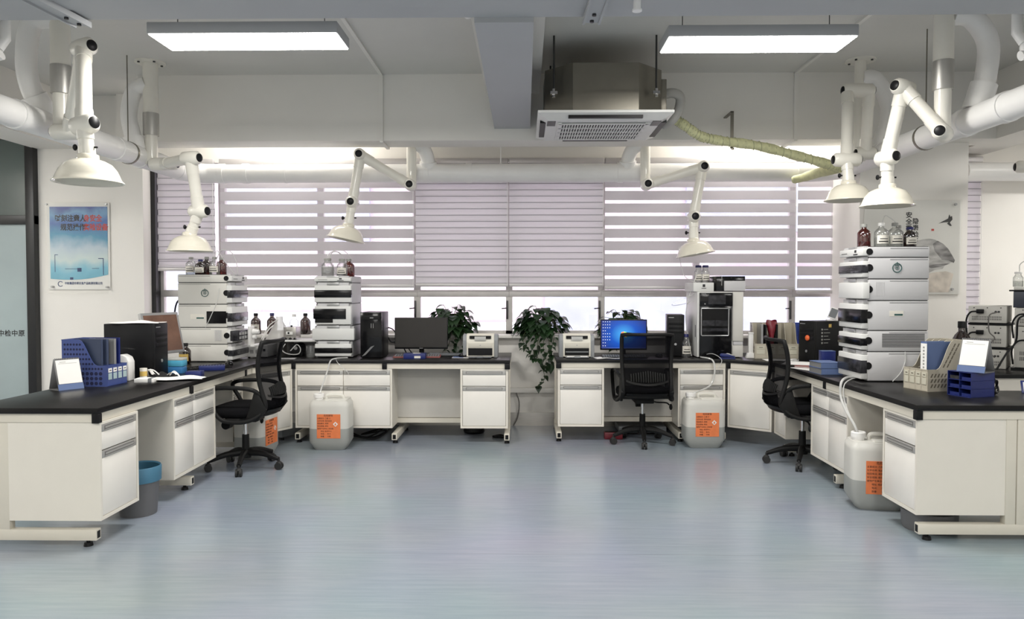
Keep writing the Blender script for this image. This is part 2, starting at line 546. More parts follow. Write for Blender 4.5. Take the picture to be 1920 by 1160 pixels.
# beams
struct('ceiling_beam_back', MB().box(-3.72, 4.45, 7.17, 7.5, 2.89, CEIL), 'beam')
b = MB()
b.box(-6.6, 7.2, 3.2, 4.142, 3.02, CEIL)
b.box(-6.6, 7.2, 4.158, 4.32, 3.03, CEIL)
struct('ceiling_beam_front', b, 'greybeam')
struct('beam_groove_shade', MB().box(-6.6, 7.2, 4.142, 4.158, 3.05, 3.08), 'seam')  # dark strip standing in for the shade inside the beam's groove
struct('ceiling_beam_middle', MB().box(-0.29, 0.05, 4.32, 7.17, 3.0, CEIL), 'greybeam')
struct('ceiling_beam_haunch', MB().box(-0.37, 0.14, 4.32, 7.17, 3.33, CEIL), 'beam')
struct('ceiling_beam_left', MB().box(-5.2, -4.8, 4.32, 7.9, 2.96, CEIL), 'beam')
struct('ceiling_beam_right', MB().box(4.45, 4.85, 4.32, WY, 2.89, CEIL), 'beam')

# sill, trunking, metal baseboard
struct('trim_1', MB().box(-3.98, 3.26, 7.905, 8.2, 0.95, 0.985, 0.006), 'trim')
struct('trim_2', MB().box(-3.9, 3.26, 7.965, WY, 0.36, 0.41, 0.004), 'trim')
struct('baseboard_back', MB().box(-3.98, 3.26, 8.012, WY, 0, 0.14), 'steel')

# windows: eight bays between aluminium mullions
XM = [-3.98, -3.30, -2.22, -1.17, -0.17, 0.83, 1.85, 2.88, 3.9]
for i in range(8):
    x0, x1 = XM[i], XM[i + 1]
    wn = thing('window_%d' % (i + 1), None, None, ((x0 + x1) / 2, 8.13, 0.985), kind='structure')
    hw = (x1 - x0) / 2
    b = MB()
    b.box(-hw, -hw + 0.035, -0.03, 0.03, 0, 1.845)
    b.box(hw - 0.035, hw, -0.03, 0.03, 0, 1.845)
    b.box(-hw, hw, -0.03, 0.03, 0, 0.035)
    b.box(-hw, hw, -0.03, 0.03, 1.80, 1.845)
    b.build('window_frame', 'alu', wn)
    MB().box(-hw, hw, -0.035, 0.03, 0.40, 0.475, 0.004).build('transom', 'alu', wn)
    MB().box(-hw + 0.035, hw - 0.035, -0.003, 0.003, 0.035, 0.40).build('lower_pane', 'glass', wn)
    MB().box(-hw + 0.035, hw - 0.035, -0.003, 0.003, 0.475, 1.80).build('upper_pane', 'glass', wn)
    if i == 0:
        MB().box(-hw - 0.05, -hw + 0.0, -0.13, 0.03, -0.03, 1.85).build('jamb', 'blackframe', wn)
    if i in (2, 3, 4, 6):
        hb = MB()
        hb.box(hw - 0.03, hw - 0.01, -0.05, -0.03, 0.16, 0.36, 0.003)
        hb.cyl((hw - 0.02, -0.05, 0.28), (hw - 0.08, -0.07, 0.275), 0.006)
        hb.build('window_handle', 'darkmetal', wn)
# narrow window strip beyond the column, with its own closed blind
wn = thing('window_9', None, None, (4.56, 8.13, 0.985), kind='structure')
b = MB()
b.box(-0.27, -0.235, -0.03, 0.03, 0, 1.845); b.box(0.235, 0.27, -0.03, 0.03, 0, 1.845)
b.box(-0.27, 0.27, -0.03, 0.03, 0, 0.035); b.box(-0.27, 0.27, -0.03, 0.03, 1.80, 1.845)
b.build('window_frame', 'alu', wn)
MB().box(-0.235, 0.235, -0.003, 0.003, 0.035, 1.80).build('pane', 'glass', wn)

# ---- zebra blinds
def blind(label, x0, x1, z0, openb, z1=2.80, phase=0.0, gap_rail=0.0):
    t = thing('zebra_blind', label, 'blind', ((x0 + x1) / 2, 7.99, z1), group='zebra blinds on the windows')
    hw = (x1 - x0) / 2
    MB().box(-hw, hw, -0.035, 0.035, 0, 0.06, 0.008).build('head_box', 'blindmetal', t)
    H = z1 - z0
    per = 0.1335
    fb, sb = MB(), MB()
    z = -phase
    while z > -H:
        za, zb = max(z - (0.0975 if openb else 0.0775), -H), min(z, 0)
        if openb:
            if zb > za:
                fb.box(-hw, hw, -0.0008, 0.0008, za, zb)
            zs = max(z - per, -H)
            if za > zs: sb.face([(-hw, 0.004, zs), (hw, 0.004, zs), (hw, 0.004, za), (-hw, 0.004, za)])
        else:
            if zb > za: fb.box(-hw, hw, -0.0008, 0.0008, za, zb)
            za2, zb2 = max(z - 0.0668 - 0.0775, -H), max(z - 0.0668, -H)
            if zb2 > za2: fb.box(-hw + 0.001, hw - 0.001, 0.0112, 0.0128, za2, zb2)
            for zl in (za + 0.0005, za + 0.0673):
                if zl > -H: fb.m(1).box(-hw, hw, -0.0022, -0.0009, zl, zl + 0.0065).m(0)  # darker strips paint in the dim lines of the overlapping layers
        z -= per
    fb.build('fabric', ['fabric2' if openb else 'fabric', 'overlapshade'], t)
    if openb: sb.build('sheer', 'sheer', t)
    MB().box(-hw, hw, -0.012, 0.02, -H - 0.035, -H, 0.005).build('bottom_rail', 'blindmetal', t)
    c = MB()
    c.tube([(hw - 0.01, -0.03, 0), (hw - 0.008, -0.032, -H * 0.6), (hw - 0.01, -0.03, -H - 0.02)], 0.003, 6)
    c.build('bead_chain', 'whitep', t)
    return t
blind('closed zebra blind at far left beside the black window jamb', -3.95, -3.33, 1.70, False)
blind('wide half-open zebra blind behind the left instrument stacks', -3.27, -1.182, 1.52, True, phase=0.02)
blind('closed zebra blind left of the middle, above the switched-off monitor', -1.168, -0.178, 1.53, False)
blind('closed zebra blind just right of the middle, above the first trailing plant', -0.167, 0.838, 1.53, False)
blind('wide half-open zebra blind behind the lit monitor and black instrument tower', 0.852, 2.868, 1.50, True, phase=0.02)
blind('half-open zebra blind at far right beside the column', 2.892, 3.86, 1.46, True, phase=0.02)
blind('narrow lilac blind strip between the column and the right wall', 4.31, 4.81, 1.05, False)

# ---- glass door in the left back wall
dr = thing('door_1', None, None, (-5.23, 7.86, 0), kind='structure')
b = MB()
b.box(-0.045, 0.045, -0.04, 0.06, 0, 3.12, 0.004)
b.box(-1.1, 0.045, -0.04, 0.06, 3.05, 3.12, 0.004)
b.box(-1.1, 0.045, -0.035, 0.06, 2.155, 2.25, 0.004)
b.box(-1.16, -1.1, -0.04, 0.06, 0, 3.12, 0.004)
b.build('door_frame', 'blackframe', dr)
MB().box(-1.1, -0.045, 0.0, 0.012, 2.25, 3.05).build('transom_pane', 'frostdark', dr)
MB().box(-1.1, -0.045, 0.0, 0.012, 0.02, 2.155).build('door_pane', 'frost', dr)
text('door_lettering', '中检中原', 0.072, 'ink', dr, (-0.245, -0.001, 0.995), align='CENTER', bold=0.0012, gap=1.05)
b = MB()
b.tube([(0.045 * math.cos(a), 0, 0.045 * math.sin(a)) for a in [R(40 + 280 * i / 24) for i in range(25)]], 0.006, 6)
b.tube([(0.025 * math.cos(a), 0, 0.025 * math.sin(a)) for a in [R(40 + 280 * i / 20) for i in range(21)]], 0.005, 6)
b.build('door_logo', 'blueink', dr, loc=(-0.475, -0.001, 0.995))

# ---- the building across the street, seen through the clear lower panes
bl = thing('apartment_building', 'pale pink building across the street seen through the lower window panes', 'building', (0, 15, -4))
MB().box(-16, 16, 0, 3, -6, 16).build('facade', 'pink', bl)
for i, (x, z, ww, hh, m_) in enumerate([(-4.6, 3.6, 3.2, 1.4, 'facwhite'), (-1.2, 4.1, 2.6, .7, 'facwhite'), (1.9, 4.3, 3.0, 1.1, 'facblue'), (1.9, 3.5, 2.2, .6, 'facwhite'),
                                         (5.6, 4.0, 3.4, 1.9, 'facblue'), (-7.6, 4.6, 2.0, 2.2, 'facblue'), (-4.6, 6.4, 3.0, 1.3, 'facblue'), (0.2, 6.6, 2.4, 1.3, 'facwhite'), (4.4, 6.6, 2.4, 1.3, 'facblue')]):
    MB().box(x - ww / 2, x + ww / 2, -0.12, 0.0, z, z + hh).build('facade_panel', m_, bl)

# ================================================================== CEILING LIGHTS
def panel_light(label, x, y, z=3.06, L=1.19, W=0.33, k=1.0):
    t = thing('ceiling_light', label, 'light', (x, y, z), group='rectangular LED ceiling lights')
    b = MB()
    b.box(-L / 2, L / 2, -W / 2, W / 2, 0.004, 0.075, 0.004)
    b.build('housing', 'greybeam', t)
    MB().face([(-L / 2 + .008, -W / 2 + .008, 0), (-L / 2 + .008, W / 2 - .008, 0), (L / 2 - .008, W / 2 - .008, 0), (L / 2 - .008, -W / 2 + .008, 0)]).build('diffuser', emis('light_diffuser', (1.0, 0.975, 0.93), PANEL * k), t)
    c = MB()
    for sx in (-1, 1):
        c.tube([(sx * (L / 2 - 0.12), 0, 0.07), (sx * (L / 2 - 0.12), 0, CEIL - z)], 0.003, 6)
    c.build('suspension_wire', 'darkmetal', t)
    return t
pl = panel_light('rectangular ceiling light at left, left of the middle beam', -1.76, 4.82)
dup(pl, 'rectangular ceiling light at right, beside the air conditioner', (1.50, 4.93, 3.06))
for x, y in ((-1.7, 0.9), (1.6, 0.9), (-1.7, -1.5), (1.6, -1.5), (-5.75, 5.6), (6.0, 6.3), (5.2, 2.0), (-5.2, 2.0)):
    dup(pl, 'rectangular ceiling light outside the view of the photograph', (x, y, 3.06))

panel_light('rectangular ceiling light behind the back beam at left, out of sight', -2.50, 7.76, 3.40, k=0.3)
panel_light('rectangular ceiling light behind the back beam at right, out of sight', 2.45, 7.76, 3.40, k=0.3)

# ================================================================== EXHAUST DUCT
DZ, DR = 2.67, 0.095
XL, XR, DY = -3.49, 3.17, 7.76
ed = thing('exhaust_duct', 'long white round exhaust duct running along both sides and the windows', 'duct', (0, 0, 0))
MB().cyl((XL, 3.4, DZ), (XL, DY - 0.30, DZ), DR, n=28).build('duct_pipe', 'duct', ed)
MB().cyl((XR, 3.4, DZ), (XR, DY - 0.30, DZ), DR, n=28).build('duct_pipe', 'duct', ed)
MB().cyl((XL + 0.30, DY, DZ), (XR - 0.30, DY, DZ), DR, n=28).build('duct_pipe', 'duct', ed)
MB().tube(spath([(XL, DY - 0.32, DZ), (XL + 0.02, DY - 0.17, DZ), (XL + 0.16, DY - 0.03, DZ), (XL + 0.32, DY, DZ)], 5), DR + 0.004, 24).build('duct_elbow', 'duct', ed)
MB().tube(spath([(XR, DY - 0.32, DZ), (XR - 0.02, DY - 0.17, DZ), (XR - 0.16, DY - 0.03, DZ), (XR - 0.32, DY, DZ)], 5), DR + 0.004, 24).build('duct_elbow', 'duct', ed)
for p, q in (((XL + 0.34, DY), 'x'), ((-2.9, DY), 'x'), ((-1.02, DY), 'x'), ((-0.58, DY), 'x'), ((0.98, DY), 'x'), ((XR - 0.36, DY), 'x'),
             ((XL, 6.35), 'y'), ((XL, 6.75), 'y'), ((XL, 5.1), 'y'), ((XR, 5.0), 'y'), ((XR, 6.7), 'y'), ((XR, 5.45), 'y')):
    d = Vector((0.03, 0, 0)) if q == 'x' else Vector((0, 0.03, 0))
    c = Vector((p[0], p[1], DZ))
    MB().cyl(c - d, c + d, DR + 0.008, n=28).build('duct_collar', 'duct', ed)
for x, y in ((-2.48, DY), (-0.25, DY), (XL, 6.55), (XR, 6.0)):
    hb = MB()
    top = CEIL if y != DY else CEIL
    hb.cyl((x, y, DZ + DR), (x, y, top), 0.005, n=8)
    dd = Vector((0.012, 0, 0)) if y == DY else Vector((0, 0.012, 0))
    hb.cyl(Vector((x, y, DZ)) - dd, Vector((x, y, DZ)) + dd, DR + 0.005, n=28)
    hb.build('duct_hanger', 'duct' if y == DY else 'galv', ed)

# second duct in the bay beyond the column
b = MB(); b.cyl((4.5, 7.76, DZ), (7.1, 7.76, DZ), DR, n=28)
tag(b.build('exhaust_duct', 'duct'), 'white round duct on the wall right of the column', 'duct')

# ================================================================== FUME ARMS
def joint(name, p, axis, t, ln=0.17, r=0.056, caps=True):
    a = Vector(axis).normalized()
    p = Vector(p)
    b = MB()
    prof = [(0.0, -ln / 2), (r * 0.72, -ln / 2), (r, -ln / 2 + r * 0.35), (r * 1.04, 0), (r, ln / 2 - r * 0.35), (r * 0.72, ln / 2), (0, ln / 2)]
    b.M = Matrix.Translation(p) @ a.to_track_quat('Z', 'Y').to_matrix().to_4x4()
    b.lathe(prof, 22)
    o = b.build(name, 'arm', t, angle=50)
    if caps:
        for s in (-1, 1):
            k = MB()
            k.M = Matrix.Translation(p) @ a.to_track_quat('Z', 'Y').to_matrix().to_4x4()
            k.lathe([(0, s * (ln / 2 + 0.014)), (r * 0.42, s * (ln / 2 + 0.012)), (r * 0.62, s * (ln / 2 + 0.006)), (r * 0.66, s * (ln / 2 - 0.006)), (0, s * (ln / 2 - 0.006))], 18)
            k.build('knob', 'blackp', o, angle=50)
    return o

def tubepart(name, a, b_, t, r=0.046, collar=True, screws=True):
    a, b_ = Vector(a), Vector(b_)
    d = (b_ - a)
    L = d.length
    d.normalize()
    m_ = MB()
    m_.cyl(a, b_, r, n=20)
    if collar:
        m_.cyl(a + d * 0.03, a + d * min(0.13, L * 0.4), r + 0.005, n=20)
        m_.cyl(b_ - d * min(0.13, L * 0.4), b_ - d * 0.03, r + 0.005, n=20)
    o = m_.build(name, 'arm', t)
    return o

def hood(apex, dirv, t, rad=0.19, h=0.16, neck=0.0):
    d = Vector(dirv).normalized()
    b = MB()
    b.M = Matrix.Translation(Vector(apex)) @ d.to_track_quat('Z', 'Y').to_matrix().to_4x4()
    k = rad / 0.19
    pr = [(0.048, -0.03), (0.058, -0.025), (0.06, 0.0), (0.092, 0.010), (0.128, 0.030), (0.153, 0.062), (0.167, 0.094), (0.177, 0.119), (0.190, 0.130), (0.191, 0.136)]
    inner = [(0.186, 0.134), (0.174, 0.128), (0.162, 0.096), (0.148, 0.066), (0.122, 0.036), (0.085, 0.018), (0.03, 0.012), (0.0, 0.012)]
    b.lathe([(r_ * k, z * k) for r_, z in pr + inner], 40)
    return b.build('hood', 'hood', t, angle=60)

def fume_arm(label, cx, cy, zbot, joints, tubes, hoodpath, axes, riser=None, ctop=CEIL, sleeve=True, flange=True, rad=0.19, hooddir=(0, 0, -1), lever=True):
    """cx, cy: ceiling column; joints: points; tubes: pairs of joint indices; hoodpath: (joint index, apex)"""
    t = thing('fume_extraction_arm', label, 'fume arm', (cx, cy, ctop), group='jointed fume extraction arms')
    O = Vector((cx, cy, ctop))
    L = lambda p: Vector(p) - O
    b = MB()
    zs = ctop - 0.62 if sleeve else ctop
    if sleeve:
        b.cyl((0, 0, 0), (0, 0, -0.55), 0.066, n=24)
        b.cyl((0, 0, -0.50), (0, 0, zbot - ctop), 0.054, n=24)
    else:
        b.cyl((0, 0, 0), (0, 0, zbot - ctop), 0.05, n=24)
    b.build('column', 'arm', t)
    if flange:
        f = MB()
        f.cyl((0, 0, -0.012), (0, 0, 0), 0.13, n=30)
        f.build('ceiling_flange', 'arm', t)
        g = MB()
        for k in range(4):
            a = PI / 4 + k * PI / 2
            g.cyl((0.1 * math.cos(a), 0.1 * math.sin(a), -0.022), (0.1 * math.cos(a), 0.1 * math.sin(a), -0.01), 0.011, n=8)
        g.build('bolts', 'darkmetal', t)
    if sleeve:
        MB().cyl((0, 0, -0.66), (0, 0, -0.46), 0.068, n=24).build('sleeve', 'sleeve', t)
    for i, p in enumerate(joints):
        joint('elbow_joint', L(p), axes[i][:3], t, *axes[i][3:])
    for i, j, *off in tubes:
        oa, ob = (Vector(off[0]), Vector(off[1])) if off else (Vector((0, 0, 0)),) * 2
        tubepart('arm_tube', L(joints[i]) + oa, L(joints[j]) + ob, t)
    ji, ap = hoodpath
    apv = L(ap)
    hd = Vector(hooddir).normalized()
    tubepart('hood_tube', L(joints[ji]), apv + hd * 0.01, t, 0.042)
    hood(apv, hd, t, rad)
    if lever:
        lv = MB()
        mid = (L(joints[ji]) * 0.35 + apv * 0.65)
        lv.cyl(mid + Vector((-0.07, 0, 0)), mid + Vector((0.065, 0, 0)), 0.006, n=8)
        lv.ball(mid + Vector((-0.07, 0, 0)), 0.014, 1, 1, 1.4, 8)
        lv.build('damper_knob', 'blackp', t)
    if riser:
        rz = MB()
        pts = spath([L(p) for p in riser], 6)
        n_ = len(pts)
        rz.tube(pts, 0.07, 20)
        a = pts[-1]
        rz.cyl(pts[-6], pts[-1], 0.088, n=20)
        rz.build('riser_duct', 'duct', t)
    return t

X_, Y_, Z_ = (1, 0, 0), (0, 1, 0), (0, 0, 1)
# front left
fume_arm('fume arm nearest the camera at left, folded up, above the safety poster', -3.30, 5.30, 2.58,
         [(-3.22, 5.26, 2.585), (-2.885, 4.88, 3.05), (-2.635, 4.45, 2.455)], [(0, 1), (1, 2)], (2, (-2.615, 4.45, 2.25)),
         [(1, 0, 0.0, 0.25), (1, -0.5, 0.05), (1, -0.4, 0.1)],
         riser=[(-3.33, 5.30, 3.40), (-3.50, 5.30, 3.36), (-3.56, 5.32, 3.1), (-3.55, 5.36, 2.9), (-3.50, 5.45, 2.72)], rad=0.195)
# second left
fume_arm('fume arm over the left instrument stack, hanging from a ceiling flange', -3.385, 6.75, 2.60,
         [(-3.26, 6.72, 2.60), (-2.78, 6.2, 2.56), (-2.76, 6.3, 2.13)], [(0, 1), (1, 2)], (2, (-2.86, 6.34, 1.93)),
         [(1, 0, 0, 0.25), (1, -0.3, 0), (1, -0.3, 0)],
         riser=[(-3.42, 6.75, 3.32), (-3.53, 6.74, 3.26), (-3.57, 6.72, 3.05), (-3.53, 6.70, 2.86), (-3.50, 6.70, 2.72)])
# back left and back right, hung behind the beam
fume_arm('fume arm by the windows left of the middle, hood over the middle stack', -1.15, 7.60, 2.50,
         [(-1.15, 7.52, 2.515), (-1.63, 7.42, 2.80), (-1.71, 7.40, 2.33)], [(0, 1), (1, 2)], (2, (-1.745, 7.38, 2.09)),
         [Y_, Y_, Y_], riser=[(-1.10, 7.62, 2.95), (-1.03, 7.66, 2.90), (-1.0, 7.72, 2.80), (-1.0, 7.76, 2.70)], ctop=3.50, sleeve=False, flange=False, hooddir=(-0.20, -0.05, -1))
fume_arm('fume arm by the windows right of the middle, hood over the black tower', 1.215, 7.60, 2.50,
         [(1.22, 7.52, 2.515), (1.75, 7.42, 2.67), (1.66, 7.40, 2.18)], [(0, 1), (1, 2)], (2, (1.655, 7.38, 1.94)),
         [Y_, Y_, Y_], riser=[(1.18, 7.62, 2.95), (1.10, 7.66, 2.90), (1.06, 7.72, 2.80), (1.06, 7.76, 2.70)], ctop=3.50, sleeve=False, flange=False, hooddir=(0.17, -0.05, -1))
# right pair
fume_arm('fume arm at right hanging from a ceiling flange, its two tubes folded together', 3.005, 6.80, 2.62,
         [(2.98, 6.62, 2.66), (2.835, 6.45, 3.16), (2.66, 6.25, 2.54)], [(0, 1, (0, 0, 0), (0.09, 0, 0)), (1, 2, (-0.09, 0, 0), (0, 0, 0))], (2, (2.665, 6.22, 2.335)),
         [X_, (1, 0, 0, 0.26), (1, 0, 0, 0.22)],
         sleeve=False, riser=[(3.02, 6.80, 3.36), (3.14, 6.79, 3.34), (3.24, 6.77, 3.12), (3.22, 6.75, 2.9), (3.18, 6.75, 2.72)])
fume_arm('fume arm nearest the camera at right, hood above the tall grey stack', 2.915, 5.30, 2.55,
         [(2.89, 5.25, 2.555), (2.70, 5.42, 2.91), (2.64, 5.52, 2.43)], [(0, 1), (1, 2)], (2, (2.66, 5.55, 2.215)),
         [(1, 1.2, 0, 0.19), (1, 0.45, -0.1), (0.35, -1, 0)],
         riser=[(2.97, 5.30, 3.38), (3.10, 5.30, 3.36), (3.23, 5.32, 3.2), (3.23, 5.34, 2.95), (3.18, 5.36, 2.74)])
# end of another arm reaching in at the right edge
t = thing('fume_extraction_arm', 'end of a fume arm cut by the right edge, beside the far duct', 'fume arm', (4.75, 7.0, 2.6), group='jointed fume extraction arms')
joint('elbow_joint', (-0.13, 0, 0), (1, -0.35, 0), t)
tubepart('arm_tube', (-0.1, 0, 0), (0.75, 0.1, 0.28), t)
MB().cyl((0.75, 0.1, 0.28), (0.75, 0.1, 0.9), 0.05).build('column', 'arm', t)

# ---- small white drop pipes by the front beam
def drop_pipe(label, p, pts, r):
    t = thing('drop_pipe', label, 'pipe', p, group='white drop pipes')
    MB().tube(pts, r, 14).build('pipe', 'duct', t)
    return t
t = drop_pipe('white pipe with two clamps hanging from the ceiling left of the middle beam', (-0.40, 4.75, CEIL), [(0, 0, 0), (0, 0.0, -0.08), (0.0, 0.55, -0.12)], 0.032)
c = MB()
for y in (0.12, 0.35):
    c.tube([(0.04 * math.cos(a), y, -0.10 + 0.04 * math.sin(a)) for a in [2 * PI * i / 16 for i in range(16)]], 0.005, 6, closed=True)
    c.cyl((0.045, y, -0.09), (0.045, y, 0), 0.006, n=8); c.cyl((-0.045, y, -0.09), (-0.045, y, 0), 0.006, n=8)
c.build('pipe_clamps', 'galv', t)
t = drop_pipe('white pipe with a bent valve at the top left corner', (-3.22, 4.62, CEIL), [(0, 0, 0), (0, 0, -0.50), (-0.03, -0.02, -0.56)], 0.03)
MB().tube(spath([(-0.20, -0.1, -0.30), (-0.11, -0.06, -0.42), (-0.05, -0.02, -0.56), (-0.045, -0.02, -0.60)], 5), 0.034, 12).build('branch', 'duct', t)
MB().cyl((-0.075, -0.02, -0.62), (-0.01, -0.02, -0.60), 0.03).build('valve', 'duct', t)
t = drop_pipe('white pipe with a bent valve at the top right corner', (2.98, 4.62, CEIL), [(0, 0, 0), (0, 0, -0.50), (0.03, -0.02, -0.56)], 0.03)
MB().tube(spath([(0.20, -0.1, -0.30), (0.12, -0.06, -0.40), (0.05, -0.02, -0.56), (0.045, -0.02, -0.62)], 5), 0.034, 12).build('branch', 'duct', t)
MB().cyl((0.01, -0.02, -0.64), (0.075, -0.02, -0.62), 0.03).build('valve', 'duct', t)

# rails and a sprinkler under the front beam
def rail(label, x, y0, y1, dx):
    t = thing('mounting_rail', label, 'rail', (x, y0, 3.02), group='metal rails under the front beam')
    b = MB()
    n = 8
    L = y1 - y0
    b.prism([(-0.05, 0), (0.05, 0), (0.05 + dx, L), (-0.05 + dx, L)], -0.022, -0.001)
    b.prism([(-0.05, 0), (-0.038, 0), (-0.038 + dx, L), (-0.05 + dx, L)], -0.034, -0.022)
    b.prism([(0.038, 0), (0.05, 0), (0.05 + dx, L), (0.038 + dx, L)], -0.034, -0.022)
    b.build('channel', 'greybeam', t)
    s = MB()
    s.cyl((dx, L - 0.04, -0.034), (dx, L - 0.04, -0.02), 0.012, n=8)
    s.cyl((dx * .8, L - 0.14, -0.034), (dx * .8, L - 0.14, -0.02), 0.012, n=8)
    s.build('screws', 'darkmetal', t)
rail('grey metal rail under the front beam at top left', -2.62, 3.6, 4.33, 0.06)
rail('grey metal rail under the front beam, right of the middle beam', 0.40, 3.6, 4.33, -0.02)
b = MB(); b.cyl((0, 0, 0), (0, 0, -0.05), 0.02); b.cyl((0, 0, -0.05), (0, 0, -0.06), 0.026)
tag(b.build('sprinkler_head', 'duct', loc=(0.60, 4.05, 3.02)), 'small white sprinkler stub under the front beam', 'sprinkler')

# surface cable conduits
def conduit(label, x, y0):
    t = thing('cable_conduit', label, 'conduit', (x, 7.17, CEIL), group='square cable conduits on ceiling and beam')
    MB().box(-0.016, 0.016, y0 - 7.17, -0.01, -0.018, 0).build('ceiling_run', 'beam', t)
    MB().box(-0.016, 0.016, -0.022, -0.001, -0.63, 0).build('beam_run', 'beam', t)
    MB().box(-0.016, 0.016, -0.022, 0.34, -0.65, -0.631).build('under_run', 'beam', t)
conduit('square conduit across the ceiling and down the beam left of the middle', -1.37, 4.4)
conduit('square conduit across the ceiling and down the beam at right', 2.56, 4.4)

# ================================================================== CASSETTE AIR CONDITIONER
ac = thing('cassette_air_conditioner', 'ceiling cassette air conditioner with bare metal casing hanging on threaded rods', 'air conditioner', (0.648, 6.515, 2.88))
ac.scale = (1.147, 1.147, 1.147)
b = MB()
c_, w_, d_ = 0.19, 0.42, 0.42
b.prism([(-w_ + c_, -d_), (w_ - c_, -d_), (w_, -d_ + c_), (w_, d_ - c_), (w_ - c_, d_), (-w_ + c_, d_), (-w_, d_ - c_), (-w_, -d_ + c_)], 0.02, 0.35)
b.build('casing', 'galv', ac)
b = MB()
q = [(-0.475, 0.0), (0.475, 0.0)]
b.box(-0.475, 0.475, -0.44, 0.44, 0.0, 0.02, 0.004)
tb = [(-0.475, -0.44), (0.475, -0.44), (0.475, 0.44), (-0.475, 0.44)]
low = [(-0.40, -0.36), (0.40, -0.36), (0.40, 0.36), (-0.40, 0.36)]
for i in range(4):
    a0, a1 = tb[i], tb[(i + 1) % 4]; l0, l1 = low[i], low[(i + 1) % 4]
    b.face([(*a0, 0), (*a1, 0), (*l1, -0.035), (*l0, -0.035)])
b.face([(*p, -0.035) for p in low[::-1]])
b.build('panel', 'acw', ac)
b = MB()
for (x0, x1, y0, y1) in ((-0.26, 0.26, -0.425, -0.385), (-0.26, 0.26, 0.385, 0.425), (-0.455, -0.415, -0.26, 0.26), (0.415, 0.455, -0.26, 0.26)):
    ym = (y0 + y1) / 2; xm = (x0 + x1) / 2
    zc = -0.0195
    b.box(x0, x1, y0 + 0.006, y1 - 0.006, zc - 0.012, zc + 0.008)
b.build('air_slot', 'blackp', ac)
MB().box(-0.30, 0.30, -0.27, 0.27, -0.039, -0.034).build('grille_bed', 'blackp', ac)
b = MB()
for i in range(31):
    x = -0.30 + i * 0.02
    b.box(x - 0.004, x + 0.004, -0.27, 0.27, -0.046, -0.039)
for y in (-0.27, -0.135, 0, 0.135, 0.27):
    b.box(-0.32, 0.32, y - 0.008, y + 0.008, -0.047, -0.039)
b.box(-0.33, -0.30, -0.29, 0.29, -0.047, -0.036); b.box(0.30, 0.33, -0.29, 0.29, -0.047, -0.036)
b.build('intake_grille', 'acw', ac)
b = MB()
for s in (-1, 1):
    b = MB(); b.box(s * 0.375 - 0.03, s * 0.375 + 0.03, -0.33, -0.18, -0.0375, -0.0345)
    b.build('corner_cover', 'darkmetal', ac)
for x, y in ((-0.36, -0.36), (0.36, -0.36), (-0.36, 0.36), (0.36, 0.36)):
    rd = MB(); rd.cyl((x, y, 0.13), (x, y, 0.557), 0.007, n=8)
    ro = rd.build('threaded_rod', 'darkmetal', ac)
    br = MB(); br.box(x - 0.025 , x + 0.025, y - 0.02, y + 0.02, 0.145, 0.165); br.cyl((x, y, 0.165), (x, y, 0.185), 0.013, n=6); br.cyl((x, y, 0.125), (x, y, 0.145), 0.013, n=6)
    br.build('bracket', 'chrome', ro)
MB().box(0.42, 0.46, -0.22, 0.1, 0.05, 0.29, 0.004).build('electrical_box', 'galv', ac)
MB().tube(spath([(0.44, -0.1, 0.20), (0.52, -0.12, 0.215), (0.58, -0.1, 0.19), (0.585, -0.05, 0.12), (0.55, 0.0, 0.05), (0.5, 0.1, 0.03)], 6), 0.035, 14).build('drain_hose', 'hosegrey', ac)
t = thing('insulated_pipe', 'pale yellow insulated pipe sagging from the air conditioner to the right', 'pipe', (0, 0, 0))
pts = spath([(1.20, 6.60, 2.98), (1.35, 6.77, 2.99), (1.46, 6.77, 2.92), (1.58, 6.80, 2.85), (1.76, 6.85, 2.82), (2.12, 6.90, 2.78), (2.47, 6.95, 2.706), (2.79, 6.98, 2.625), (2.92, 7.05, 2.60)], 5)
MB().tube(pts, [0.042 + 0.004 * math.sin(i * 1.7) for i in range(len(pts))], 14).build('pipe', 'insul', t)
tp = MB()
wrap = []
for i in range(2, len(pts) - 2):
    d = (pts[i + 1] - pts[i - 1]).normalized()
    e1 = d.orthogonal().normalized(); e2 = d.cross(e1)
    for k in range(6):
        q = pts[i] + (pts[i + 1] - pts[i]) * (k / 6)
        an = (i * 6 + k) * PI / 3
        wrap.append(q + (e1 * math.cos(an) + e2 * math.sin(an)) * 0.0435)
tp.tube(wrap, 0.0045, 5)
tp.build('tape_wrap', 'insuld', t)
h = MB(); h.box(1.885, 1.915, 6.925, 6.931, 2.76, 3.10); h.box(1.885, 1.915, 6.925, 7.17, 3.09, 3.10); h.cyl((1.90, 6.90, 2.745), (1.90, 6.90, 2.76), 0.014, n=8)
h.build('hanger_strap', 'galv', t)
b = MB(); b.tube(spath([(2.95, 7.08, 2.61), (2.86, 7.3, 2.60), (2.78, 7.55, 2.585), (2.70, 7.62, 2.57)], 5), [0.05] * 5 + [0.046] * 5 + [0.04] * 5 + [0.03], 12)
tag(b.build('insulated_pipe', 'insul'), 'short pale yellow insulated pipe end lying over the duct by the windows', 'pipe')

